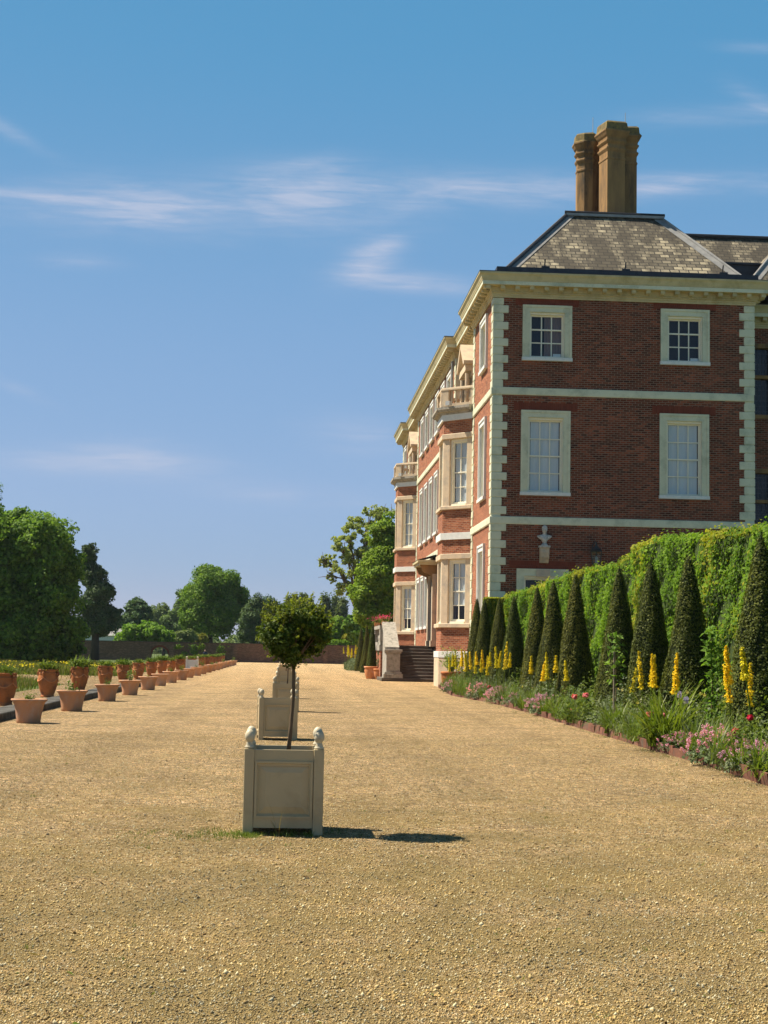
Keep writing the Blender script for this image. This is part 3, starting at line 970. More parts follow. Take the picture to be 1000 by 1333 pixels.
# facade of the end pavilion
hA = [window(F_A, 1.7, 3.62, 12.74, 14.9, 3, 3, 'dark'), window(F_A, 1.7, 3.62, 7.52, 10.78, 3, 4), window(F_A, 1.7, 3.62, 2.75, 5.74, 3, 4)]
wall(F_A, hA, 'red_brick')
wall(F_R1, [], 'red_brick')
hM = []
for yc in (72.9, 75.8, 78.7, 81.6, 84.5, 87.4):
    hM.append(window(F_M, yc - 70.4 - .95, yc - 70.4 + .95, 12.74, 14.9, 3, 3, 'dark'))
    hM.append(window(F_M, yc - 70.4 - .95, yc - 70.4 + .95, 7.52, 10.78, 3, 4))
for yc in (72.9, 75.8, 83.3, 85.9, 88.5):
    hM.append(window(F_M, yc - 70.4 - .95, yc - 70.4 + .95, 2.75, 5.72, 3, 4))
wall(F_M, hM, 'red_brick')
wall(F_R2, [], 'red_brick')
hp = [window(F_P3, 1.6, 3.5, 12.74, 14.9, 3, 3, 'dark'), window(F_P3, 1.6, 3.5, 7.52, 10.78, 3, 4)]
wall(F_P3, hp, 'red_brick')
for i in (1, 4, 6, 8, 10, 12):
    wall(Frame(PATH[i], PATH[i + 1]), [], 'dark_brick' if i == 1 else 'red_brick')
# court wall with mullioned windows, set back on the right
hc = []
def mullion(u0, u1, z0, z1, transom):
    b = MB().mat('chimney_stone')
    fr = F_COURT
    b.obox(fr, u0, u1, -.25, .05, z1 - .18, z1); b.obox(fr, u0, u1, -.25, .08, z0, z0 + .16)
    n = 4
    for k in range(n + 1):
        u = u0 + (u1 - u0 - .16) * k / n
        b.obox(fr, u, u + .16, -.25, .04, z0 + .16, z1 - .18)
    b.obox(fr, u0 + .16, u1 - .16, -.24, .03, transom - .07, transom + .07)
    w_ = b.build('window', HOUSE)
    g = MB().mat('glass'); g.quad(fr.p(u0, -.18, z0), fr.p(u0, -.18, z1), fr.p(u1, -.18, z1), fr.p(u1, -.18, z0)); g.build('pane', w_)
    l = MB().mat('iron')
    u = u0
    while u < u1:
        l.obox(fr, u - .012, u + .012, -.185, -.165, z0, z1); u += .16
    z = z0 + .12
    while z < z1:
        l.obox(fr, u0, u1, -.184, -.166, z - .012, z + .012); z += .22
    l.build('leading', w_)
    r = MB().mat('dark_room'); r.quad(fr.p(u0, -.7, z0), fr.p(u0, -.7, z1), fr.p(u1, -.7, z1), fr.p(u1, -.7, z0)); r.build('dark_backplane', w_)  # near-black sheet painted as the unlit room here too
    return (u0, u1, z0, z1)
UC = 27 - 19.0
hc.append(mullion(UC - 3.6, UC, 11.35, 14.5, 13.1))
hc.append(mullion(UC - 3.6, UC, 4.4, 9.25, 7.9))
wall(F_COURT, hc, 'dark_brick')

# quoins
def quoins(x, y, sx, sy, kind=0):
    b = MB().mat('paint')
    z, k = 0.25, kind
    x0, x1 = sorted((x - sx * .012, x + sx * .35)); y0, y1 = sorted((y - sy * .012, y + sy * .33))
    b.box(x0, x1, y0, y1, .2, 15.14)
    while z < 15.1:
        zt = min(z + .300, 15.13)
        if not (6.30 < (z + zt) / 2 < 6.74 or 11.30 < (z + zt) / 2 < 11.72):
            lx = .57 if k % 2 == 0 else .385
            ly = .36 if k % 2 == 0 else .52
            x0, x1 = sorted((x - sx * .04, x + sx * lx)); y0, y1 = sorted((y - sy * .04, y + sy * ly))
            b.cbox(x0, x1, y0, y1, z, zt, .016)
        z += .325; k += 1
    return b.build('quoins', HOUSE)
quoins(XP, YF, 1, 1); quoins(XE, YF, -1, 1); quoins(XP, 64.15, 1, -1)
quoins(XM, 70.4, 1, 1, 1); quoins(XM, 90.7, 1, -1); quoins(XM, 97.4, 1, 1); quoins(XM, 102.4, 1, -1)

# string courses and main cornice
for za, zb in ((6.37, 6.66), (11.36, 11.65)):
    b = MB().mat('paint')
    b.sweep(PATH[2:13], [(-.02, za), (.05, za), (.065, za + .03), (.065, zb - .03), (.05, zb), (-.02, zb + .02)])
    b.build('string_course', HOUSE)
b = MB().mat('cornice_paint')
b.sweep(PATH, [(-.02, 15.15), (.06, 15.15), (.06, 15.22), (.09, 15.23), (.09, 15.30), (.13, 15.31), (.13, 15.37), (.17, 15.38), (.17, 15.54), (.48, 15.545)])
b.sweep(PATH, [(.48, 15.545), (.50, 15.545), (.50, 15.70), (.53, 15.71)])
b.sweep(PATH, [(.53, 15.71), (.53, 15.75), (.555, 15.80), (.565, 15.84), (.58, 15.88), (.615, 15.93), (.64, 15.96), (.64, 16.02), (-.3, 16.06)])
CB = b
b = MB().mat('dark_lead')
b.sweep(PATH, [(-.3, 16.065), (.65, 16.025), (.65, 16.05), (-.3, 16.10)])
LC = b
b = CB.mat('paint')       # corona band painted in the paler tone
b.sweep(PATH, [(.501, 15.55), (.506, 15.55), (.506, 15.695), (.501, 15.695)])
CB.mat('cornice_paint')
md = dn = CB
for i in range(len(PATH) - 1):
    fr = Frame(PATH[i], PATH[i + 1])
    if i == 12: break
    n = max(1, int(round(fr.L / 0.545)))
    if fr.L < .5 and i not in (0,): 
        continue
    e = 0.28 if i in (2, 3, 7, 11) else -0.0
    for k in range(n + 1):
        u = -e + (fr.L + 2 * e) * k / n
        if i == 0 and u > fr.L - .6: continue
        if i in (5, 9) and (u < .5 or u > fr.L - .5): continue
        md.obox(fr, u - .085, u + .085, .172, .43, 15.415, 15.543)
        md.obox(fr, u - .07, u + .07, .172, .36, 15.385, 15.415)
    if i == 2:
        u = 0.0
        while u < fr.L:
            dn.obox(fr, u, u + .055, .132, .158, 15.313, 15.366); u += .105
CORN = CB.build('cornice', HOUSE)
LC.build('lead_capping', CORN)

# roofs
R = MB().mat('stone_slate')
zE, zT = 16.40, 19.66
R.quad((8.35, 58.55, zE), (17.65, 58.55, zE), (15.2, 61.9, zT), (11.32, 61.9, zT))
R.quad((17.65, 58.55, zE), (17.65, 70, zE), (15.2, 67, zT), (15.2, 61.9, zT))
R.quad((8.35, 70, zE), (8.35, 58.55, zE), (11.32, 61.9, zT), (11.32, 67, zT))
R.quad((17.65, 70, zE), (8.35, 70, zE), (11.32, 67, zT), (15.2, 67, zT))
R.quad((11.32, 61.9, zT), (15.2, 61.9, zT), (15.2, 67, zT), (11.32, 67, zT))
roof = R.build('roof', HOUSE)
def strip(mb, a, b_, wid, nrm, off=.02):
    a, b_, nrm = Vector(a), Vector(b_), Vector(nrm).normalized()
    s_ = (b_ - a).normalized().cross(nrm) * wid
    mb.quad(a + nrm * off, b_ + nrm * off, b_ + nrm * off + s_, a + nrm * off + s_)
nf = Vector((0, -(zT - zE), 3.35))
L = MB().mat('lead')
strip(L, (17.65, 58.55, zE), (15.2, 61.9, zT), -.34, nf)
strip(L, (8.35, 58.55, zE), (11.32, 61.9, zT), .26, nf)
L.tube([(17.65, 58.55, zE + .05), (15.2, 61.9, zT + .05)], [.055, .055], 8)
L.box(11.2, 15.32, 61.72, 61.98, zT - .06, zT + .05)
L.build('lead_flashing', roof)
L = MB().mat('dark_lead')
L.tube([(8.3, 58.55, zE + .06), (11.3, 61.9, zT + .06)], [.085, .085], 8)  # left hip roll coloured dark to paint in its shade line
L.tube([(11.15, 61.8, zT + .09), (15.35, 61.8, zT + .09)], [.075, .075], 8)
L.build('hip_roll', roof)
L = MB().mat('dark_lead')
L.box(7.86, 18.2, 58.22, 58.5, 16.06, 16.44)
L.box(7.86, 8.14, 58.5, 64.0, 16.06, 16.44)
for k in range(7):
    L.box(9.3 + k * 1.35, 9.33 + k * 1.35, 58.2, 58.22, 16.06, 16.45)
L.build('parapet_gutter', roof)
for x in (9.8, 13.0, 16.9):
    L = MB().mat('iron')
    L.tube([(x, 58.7, 16.6), (x + .02, 58.62, 16.9)], [.03, .025], 6); L.box(x - .12, x + .2, 58.62, 58.75, 16.56, 16.62)
    L.build('snow_guard', roof)
R = MB().mat('stone_slate')    # long range behind the facade and the rear range on the right
R.quad((8.3, 64, 16.2), (8.3, 101.5, 16.2), (11.2, 100, 18.3), (11.2, 66, 18.3))
R.quad((11.2, 66, 18.3), (11.2, 100, 18.3), (14, 101.5, 16.2), (14, 64, 16.2))
R.quad((16.5, 66.5, 16.2), (34, 66.5, 16.2), (34, 72, 21.75), (16.5, 72, 21.75))
R.quad((34, 77.5, 16.2), (16.5, 77.5, 16.2), (16.5, 72, 21.75), (34, 72, 21.75))
R.quad((18.1, 62.6, 16.25), (27, 62.6, 16.25), (27, 66.5, 16.3), (18.1, 66.5, 16.3))
# hip of the next pavilion at the right
R.quad((18.2, 60.6, 16.25), (27, 60.6, 16.25), (25, 63.8, 19.6), (21.2, 63.8, 19.6))
R.quad((18.2, 67, 16.25), (18.2, 60.6, 16.25), (21.2, 63.8, 19.6), (21.2, 65, 19.6))
R.build('roof', HOUSE)
L = MB().mat('lead')
nf2 = Vector((0, -3.35, 3.2))
strip(L, (18.2, 60.6, 16.25), (21.2, 63.8, 19.6), .3, nf2)
L.tube([(18.2, 60.6, 16.3), (21.2, 63.8, 19.65)], [.06, .06], 8)
L.mat('dark_lead')
L.tube([(16.4, 72, 21.85), (34, 72, 21.85)], [.1, .1], 8)
L.box(18.35, 20.4, 63.2, 66.4, 16.3, 18.15)
L.box(18.25, 20.5, 63.1, 66.5, 18.15, 18.23)
L.build('lead_valley_box', HOUSE)
b = MB().mat('dark_lead')  # unseen deck and back walls added to keep light out of the house
b.add([(x, y_, 15.95) for x, y_ in PATH[1:] + [(18, 96), (27, 96), (27, 62)]], [tuple(range(len(PATH) + 2))])
b.add([(27, 62, 0), (27, 96, 0), (27, 96, 16), (27, 62, 16)], [(0, 1, 2, 3)])
b.add([(27, 96, 0), (18, 96, 0), (18, 96, 16), (27, 96, 16)], [(0, 1, 2, 3)])
b.add([(18, 96, 0), (18, 102.4, 0), (18, 102.4, 16), (18, 96, 16)], [(0, 1, 2, 3)])
b.build('closing_shell', HOUSE)

# chimney stack of three shafts
def shaft(mb, cx, cy, r, n, rot, z0, z1, s=1.0):
    prof = [(1.0, z0), (1.0, z1 - 1.62), (1.05, z1 - 1.60), (1.05, z1 - 1.53), (.98, z1 - 1.50), (.99, z1 - 1.28), (1.04, z1 - 1.24), (1.13, z1 - 1.16), (1.13, z1 - 1.10), (1.0, z1 - 1.05),
            (1.0, z1 - .94), (1.08, z1 - .90), (1.17, z1 - .83), (1.17, z1 - .78), (1.06, z1 - .75), (1.08, z1 - .66), (1.20, z1 - .58), (1.30, z1 - .48), (1.38, z1 - .42), (1.38, z1 - .36)]
    vs, fs = [], []
    for q, z in prof:
        for i in range(n):
            a = rot + 2 * PI * i / n
            vs.append((cx + r * q * math.cos(a), cy + r * q * math.sin(a), z))
    for k in range(len(prof) - 1):
        for i in range(n):
            j = (i + 1) % n
            fs.append((k * n + i, k * n + j, (k + 1) * n + j, (k + 1) * n + i))
    mb.mat('chimney_stone').add(vs, fs)
    vs = []
    for q, z in ((1.34, z1 - .36), (1.22, z1 - .28), (1.16, z1 - .02), (1.0, z1 + .06)):
        for i in range(n):
            a = rot + 2 * PI * i / n
            vs.append((cx + r * q * math.cos(a), cy + r * q * math.sin(a), z + .02 * math.sin(i * 2.3)))
    fs = []
    for k in range(3):
        for i in range(n):
            j = (i + 1) % n
            fs.append((k * n + i, k * n + j, (k + 1) * n + j, (k + 1) * n + i))
    fs.append(tuple(3 * n + i for i in range(n)))
    mb.mat('lichen_stone').add(vs, fs)
c = MB()
shaft(c, 12.46, 63.9, .47, 8, PI / 8, 19.0, 23.72)
shaft(c, 13.32, 62.75, .575, 4, PI / 4 + .24, 19.0, 23.88)
shaft(c, 14.02, 63.5, .62, 4, PI / 4, 19.0, 23.92)
shaft(c, 13.1, 64.6, .55, 4, PI / 4, 19.0, 23.5)
chim = c.build('chimney', HOUSE)
c = MB().mat('grey_metal')
c.tube([(12.72, 63.9, 23.5), (12.72, 63.9, 24.6)], [.018, .012], 5)
c.tube([(13.98, 63.2, 23.9), (13.98, 63.2, 24.62)], [.018, .012], 5)
c.build('lightning_rod', chim)

# canted bays
def offset_path(path, o):
    mb = MB(); out_ = []
    for k in range(len(path)):
        p = Vector(path[k])
        ns = []
        if k: d = (Vector(path[k]) - Vector(path[k - 1])).normalized(); ns.append(Vector((-d.y, d.x)))
        if k < len(path) - 1: d = (Vector(path[k + 1]) - Vector(path[k])).normalized(); ns.append(Vector((-d.y, d.x)))
        m = sum(ns, Vector((0, 0))); m = m / (1 if len(ns) == 1 else max(.2, m.dot(ns[0])))
        out_.append((p.x + m.x * o, p.y + m.y * o))
    return out_
BAL = [(.05, 0), (.05, .03), (.03, .05), (.035, .09), (.062, .17), (.055, .25), (.03, .36), (.026, .42), (.04, .45), (.03, .47), (.045, .52), (.045, .55)]
def bay(P, lamp=True):
    ins = [(P[0][0] + .5, P[0][1])] 
    body = MB().mat('red_brick')
    poly = [(P[3][0] + .6, P[3][1])] + [P[3], P[2], P[1], P[0]] + [(P[0][0] + .6, P[0][1])]
    poly = poly[::-1]
    for za, zb in ((1.3, 2.56), (5.60, 7.56), (10.74, 11.5)):
        body.prism(poly, za, zb)
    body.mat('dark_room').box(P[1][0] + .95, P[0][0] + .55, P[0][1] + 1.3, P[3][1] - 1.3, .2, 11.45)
    bw = body.build('bay_window', HOUSE)
    base = MB().mat('bath_stone')
    op = offset_path(P, .08)
    base.prism([(op[0][0] + .7, op[0][1])] + op + [(op[3][0] + .7, op[3][1])], 0, 1.24)
    base.build('plinth', bw)
    for za, zb, o in ((1.24, 1.5, .10), (6.24, 6.53, .08), (11.36, 11.62, .09)):
        s = MB().mat('white_paint')
        s.sweep(P, [(-.02, za), (o, za), (o, zb), (-.02, zb + .01)])
        s.build('band', bw)
    for za, zb, o in ((2.50, 2.68, .11), (5.40, 5.64, .07), (7.52, 7.68, .11), (10.56, 10.79, .07)):
        s = MB().mat('bath_stone')
        s.sweep(P, [(-.32, za), (o - .02, za), (o, za + .02), (o, zb - .02), (o - .02, zb), (-.32, zb + .01)])
        s.build('ledge', bw)
    s = MB().mat('grey_stone')
    s.sweep(P, [(-.02, 11.60), (.10, 11.62), (.14, 11.70), (.27, 11.74), (.30, 11.80), (.33, 11.82), (.33, 11.93), (-.6, 11.96)])
    s.prism([(P[0][0] + .6, P[0][1])] + P + [(P[3][0] + .6, P[3][1])], 11.7, 11.95)
    s.build('balcony_floor', bw)
    for (za, zb) in ((2.68, 5.40), (7.68, 10.56)):
        for k in range(3):
            pi_ = MB().mat('bath_stone')
            fr = Frame(P[k], P[k + 1])
            w0 = .34
            pi_.obox(fr, .0 if k else .02, w0, -.30, -.004 * (k + 1), za, zb)
            pi_.obox(fr, fr.L - w0, fr.L - (.0 if k < 2 else .02), -.30, -.004 * (k + 1), za, zb)
            fm = MB().mat('sash_paint')
            u0, u1 = w0, fr.L - w0
            fm.obox(fr, u0, u0 + .09, -.29, -.10, za, zb - .002); fm.obox(fr, u1 - .09, u1, -.29, -.10, za, zb - .002)
            fm.obox(fr, u0 + .09, u1 - .09, -.29, -.10, zb - .12, zb - .002); fm.obox(fr, u0 + .09, u1 - .09, -.29, -.05, za, za + .09)
            wd = fm.build('window_frame', bw)
            sash_set(wd, fr, u0 + .09, u1 - .09, za + .09, zb - .12, 2, 4, -.17, 'blind', drop=0.24 if za < 3 else (0 if P[0][1] < 80 else None))
            pi_.build('stone_pier', bw)
    # balustrade of the balcony
    q = offset_path(P, .12)
    q[0] = (P[0][0] + .15, q[0][1]); q[3] = (P[3][0] + .15, q[3][1])
    bl = MB().mat('bath_stone')
    bl.sweep(q, [(-.22, 11.96), (0, 11.96), (0, 12.10), (-.22, 12.10), (-.22, 11.96)])
    bl.sweep(q, [(-.25, 12.68), (.03, 12.68), (.03, 12.73), (0.01, 12.80), (-.23, 12.80), (-.25, 12.73), (-.25, 12.68)])
    for k in range(3):
        fr = Frame(q[k], q[k + 1])
        for ue in (.02, fr.L - .36):
            bl.obox(fr, ue, ue + .34, -.24, .012 + .003 * k, 12.0, 12.72)
        n = max(2, int((fr.L - .9) / .235))
        for i in range(n + 1):
            u = .46 + (fr.L - .92) * i / n
            x, y_, _z = fr.p(u, -.11, 0)
            bl.smooth = True
            bl.lathe([(r_ * .92, z_ * 1.04) for r_, z_ in BAL], 10, (x, y_, 12.10))
            bl.smooth = False
    bl.build('balustrade', bw)
    if lamp:
        fr = Frame(P[0], P[1])
        fl = MB().mat('grey_metal')
        fl.obox(fr, fr.L * .58, fr.L * .58 + .22, .30, .48, 11.96, 12.14)
        fl.build('floodlight', bw)
    return bw
bay([(7.74, 64.12), (6.6, 65.3), (6.6, 67.25), (7.9, 68.5)])
bay([(7.66, 90.95), (6.58, 92.05), (6.58, 94.0), (7.8, 95.3)])
# pedimented balcony doors over the bays
for yc in (66.2, 93.2):
    xw = XR if yc < 80 else 8.0
    b = MB().mat('bath_stone')
    x0 = xw - .62
    for dy in (-1.0, 1.0):
        b.box(xw - .30, xw + .02, yc + dy - .16, yc + dy + .16, 11.95, 13.55)
        b.box(xw - .36, xw + .02, yc + dy - .20, yc + dy + .20, 13.35, 13.58)
        b.tube([(x0 + .12, yc + dy * .9, 11.96), (x0 + .12, yc + dy * .9, 13.5)], [.11, .095], 12)
    b.box(x0, xw + .02, yc - 1.22, yc + 1.22, 13.58, 13.85)
    vs = [(x0 + .22, yc - 1.2, 13.85), (x0 + .22, yc + 1.2, 13.85), (x0 + .22, yc, 14.72), (xw, yc - 1.2, 13.85), (xw, yc + 1.2, 13.85), (xw, yc, 14.72)]
    b.add(vs, [(0, 1, 2), (3, 5, 4), (0, 2, 5, 3), (1, 4, 5, 2), (0, 3, 4, 1)])
    for sg in (-1, 1):
        q = [(yc + sg * 1.40, 13.84), (yc + sg * 1.40, 13.98), (yc + sg * .02, 14.93), (yc + sg * .02, 14.72), (yc + sg * 1.15, 13.84)]
        n5 = len(q)
        b.add([(x0 - .10, y_, z) for y_, z in q] + [(xw, y_, z) for y_, z in q], [tuple(range(n5)), tuple(range(2 * n5 - 1, n5 - 1, -1))] + [(i, n5 + i, n5 + (i + 1) % n5, (i + 1) % n5) for i in range(n5)])
    pd = b.build('balcony_door', HOUSE)
    g = MB().mat('dark_room'); g.box(xw - .1, xw - .05, yc - .84, yc + .84, 11.95, 13.57); g.build('door_leaf', pd)
# principal door of the garden front with its bracketed hood
b = MB().mat('bath_stone')
for yc in (78.35, 80.75):
    b.box(XM - .22, XM + .02, yc - .2, yc + .2, 1.75, 5.45)
    b.box(XM - .28, XM + .02, yc - .25, yc + .25, 1.75, 2.05)
dr = b.build('door', HOUSE)
b = MB().mat('cornice_paint')
b.box(XM - 1.0, XM + .02, 77.9, 81.2, 6.02, 6.14)
b.box(XM - .92, XM + .02, 77.98, 81.12, 5.90, 6.02)
b.mat('dark_lead'); b.add([(XM - 1.02, 77.88, 6.145), (XM - 1.02, 81.22, 6.145), (XM, 81.22, 6.45), (XM, 77.88, 6.45)], [(0, 1, 2, 3)])
b.build('hood', dr)
for yc in (78.3, 80.8):
    b = MB().mat('chimney_stone')
    b.add([(XM - .85, yc - .11, 5.9), (XM - .85, yc + .11, 5.9), (XM - .7, yc - .11, 5.55), (XM - .7, yc + .11, 5.55), (XM - .3, yc - .11, 5.4), (XM - .3, yc + .11, 5.4), (XM - .22, yc - .11, 5.0), (XM - .22, yc + .11, 5.0), (XM, yc - .11, 4.9), (XM, yc + .11, 4.9), (XM, yc - .11, 5.9), (XM, yc + .11, 5.9)],
          [(0, 1, 3, 2), (2, 3, 5, 4), (4, 5, 7, 6), (6, 7, 9, 8), (0, 2, 4, 6, 8, 10), (1, 11, 9, 7, 5, 3)])
    b.build('scroll_bracket', dr)
b = MB().mat('dark_room'); b.box(XM - .08, XM + .02, 78.55, 80.55, 1.78, 5.4); b.build('door_leaf', dr)
# rainwater pipe beside the bay
b = MB().mat('lead')
b.tube([(XM - .12, 71.0, 1.0), (XM - .12, 71.0, 15.1)], [.06, .06], 8)
b.build('rainwater_pipe', HOUSE)

# bust on a bracket, lantern
b = MB().mat('statue_stone')
b.add([(9.55, 58.02, 5.50), (9.97, 58.02, 5.50), (9.97, 57.68, 5.50), (9.55, 57.68, 5.50), (9.55, 58.02, 5.56), (9.97, 58.02, 5.56), (9.97, 57.68, 5.56), (9.55, 57.68, 5.56)], [(0, 3, 2, 1), (4, 5, 6, 7), (0, 1, 5, 4), (1, 2, 6, 5), (2, 3, 7, 6), (3, 0, 4, 7)])
pr = [(57.70, 5.50), (57.74, 5.42), (57.72, 5.30), (57.76, 5.12), (57.86, 5.0), (57.90, 4.92), (58.01, 4.90), (58.01, 5.50)]
for x0, x1 in ((9.59, 9.93),):
    n = len(pr)
    b.mat('bath_stone')
    b.add([(x0, p, z) for p, z in pr] + [(x1, p, z) for p, z in pr], [tuple(range(n)), tuple(range(2 * n - 1, n - 1, -1))] + [(i, n + i, n + (i + 1) % n, (i + 1) % n) for i in range(n)])
b.build('wall_bracket', HOUSE)
b = MB().mat('statue_stone')
b.smooth = True
cx, cy, z0 = 9.76, 57.84, 5.56
rings = [(0, 0, 0, .13, .13), (0, 0, .04, .13, .13), (0, 0, .055, .10, .10), (0, 0, .11, .065, .065), (0, 0, .14, .085, .08), (0, 0, .16, .085, .085), (0, 0, .20, .115, .10), (0, .01, .26, .19, .12), (0, .02, .315, .255, .125),
         (0, .03, .36, .295, .115), (0, .03, .39, .265, .095), (0, .025, .412, .165, .085), (0, .015, .435, .095, .075), (0, .01, .455, .072, .07), (0, .0, .50, .068, .070), (0, -.01, .53, .075, .085), (0, -.015, .56, .092, .112),
         (0, -.01, .61, .104, .122), (0, -.005, .66, .108, .125), (0, 0, .71, .102, .118), (0, .005, .75, .08, .095), (0, .01, .775, .045, .055), (0, .01, .785, .01, .012)]
b.loft([(cx + a, cy + q, z0 + z, rx, ry) for a, q, z, rx, ry in rings], 32)
me = b.mesh('bust')
for v in me.vertices:       # a face: brow, nose, chin, drapery folds
    x, y_, z = v.co.x - cx, v.co.y - cy, v.co.z - z0
    if y_ < -.05 and z > .5:
        v.co.y += -.035 * math.exp(-((x / .022) ** 2)) * math.exp(-(((z - .615) / .03) ** 2))
        v.co.y += .022 * (math.exp(-(((x - .04) / .022) ** 2)) + math.exp(-(((x + .04) / .022) ** 2))) * math.exp(-(((z - .65) / .018) ** 2))
        v.co.y += -.014 * math.exp(-(((z - .545) / .018) ** 2)) * math.exp(-((x / .04) ** 2))
    if .18 < z < .42: v.co.y += .018 * math.sin(x * 40 + z * 30)
tag(put('bust', me), 'weathered pale stone bust standing on the wall bracket above the garden door', 'bust')
lan = empty('wall_lantern', (11.72, 57.66, 4.86), 'black iron lantern fixed to the shaded brick wall above the hedge', 'lantern')
b = MB().mat('iron')
def sq(mb, prof, c=(0, 0), n=6, rot=0.3):
    vs, fs = [], []
    for r_, z in prof:
        for i in range(n): vs.append((c[0] + r_ * math.cos(rot + 2 * PI * i / n), c[1] + r_ * math.sin(rot + 2 * PI * i / n), z))
    for k in range(len(prof) - 1):
        for i in range(n): fs.append((k * n + i, k * n + (i + 1) % n, (k + 1) * n + (i + 1) % n, (k + 1) * n + i))
    fs += [tuple(range(n - 1, -1, -1)), tuple((len(prof) - 1) * n + i for i in range(n))]
    mb.add(vs, fs)
sq(b, [(.25, .50), (.26, .53), (.18, .62), (.10, .66), (.09, .70), (.05, .72), (.04, .78)])
sq(b, [(.10, -.08), (.15, -.03), (.16, 0)])
for i in range(6):
    a = .3 + 2 * PI * i / 6
    b.tube([(.15 * math.cos(a), .15 * math.sin(a), 0), (.235 * math.cos(a), .235 * math.sin(a), .5)], [.016, .016], 5)
b.tube([(0, 0, .78), (0, -.02, .86), (-.05, .1, .9), (-.1, .26, .74), (-.1, .27, .5)], [.025] * 5, 6)
b.build('lantern_frame', lan)
b = MB().mat('glass'); sq(b, [(.14, .0), (.225, .5)]); b.build('lantern_glass', lan)
b = MB().mat('white_paint'); b.lathe([(.03, .06), (.04, .1), (.035, .2), (.05, .26), (.02, .34)], 10); b.build('lantern_bulb', lan)

# ------------------------------------------------------------------ steps up to the garden door
ST = empty('stone_staircase', (6.2, 77, 0), 'dark stone flight of steps with a pale pedestal and sloping parapet against the facade', 'steps')
def rel(mb, name):
    o = mb.build(name, ST)
    o.matrix_parent_inverse = Matrix.Translation((-6.2, -77, 0))
    return o
for k in range(11):
    b = MB().mat('step_stone')
    x0 = 4.75 if k == 0 else 5.72
    b.cbox(x0, 7.62, 75.45 + k * .32, 79.4 if k < 10 else 84.4, k * .162 + (0 if k == 0 else .002), (k + 1) * .162, .02)
    rel(b, 'step')
b = MB().mat('grey_stone')
for (e, z0, z1) in ((.14, .162, .36), (.08, .362, .46), (.0, .462, 1.36), (.05, 1.362, 1.44), (.10, 1.442, 1.56)):
    b.cbox(4.98 - e, 5.66 + e, 75.62 - e, 76.3 + e, z0, z1, .012)
rel(b, 'pedestal')
b = MB().mat('grey_stone')
vs = [(5.02, 76.35, 0), (5.58, 76.35, 0), (5.58, 79.3, 0), (5.02, 79.3, 0), (5.02, 76.35, 1.55), (5.58, 76.35, 1.55), (5.58, 79.3, 2.82), (5.02, 79.3, 2.82)]
b.add(vs, [(0, 3, 2, 1), (4, 5, 6, 7), (0, 1, 5, 4), (1, 2, 6, 5), (2, 3, 7, 6), (3, 0, 4, 7)])
vs = [(4.96, 76.32, 1.56), (5.66, 76.32, 1.56), (5.66, 79.35, 2.86), (4.96, 79.35, 2.86), (4.96, 76.32, 1.68), (5.66, 76.32, 1.68), (5.66, 79.35, 2.98), (4.96, 79.35, 2.98)]
b.add(vs, [(0, 3, 2, 1), (4, 5, 6, 7), (0, 1, 5, 4), (1, 2, 6, 5), (2, 3, 7, 6), (3, 0, 4, 7)])
rel(b, 'sloping_parapet')
b = MB().mat('red_brick')
b.box(4.92, 5.7, 79.36, 84.5, 0, 1.5)
b.mat('grey_stone'); b.box(4.85, 5.715, 79.37, 84.6, 1.5, 1.78)
rel(b, 'landing_wall')
b = MB().mat('grey_stone')
b.box(4.9, 5.3, 79.37, 84.5, 1.785, 1.95); b.box(4.86, 5.34, 79.37, 84.5, 2.62, 2.8)
b.box(4.88, 5.5, 79.38, 79.9, 1.95, 2.62); b.box(4.88, 5.32, 84.0, 84.5, 1.95, 2.62)
b.smooth = True
for k in range(15):
    b.lathe([(r_ * 1.25, z_ * 1.22) for r_, z_ in BAL], 8, (5.1, 80.2 + k * .27, 1.95))
b.smooth = False
rel(b, 'balustrade')
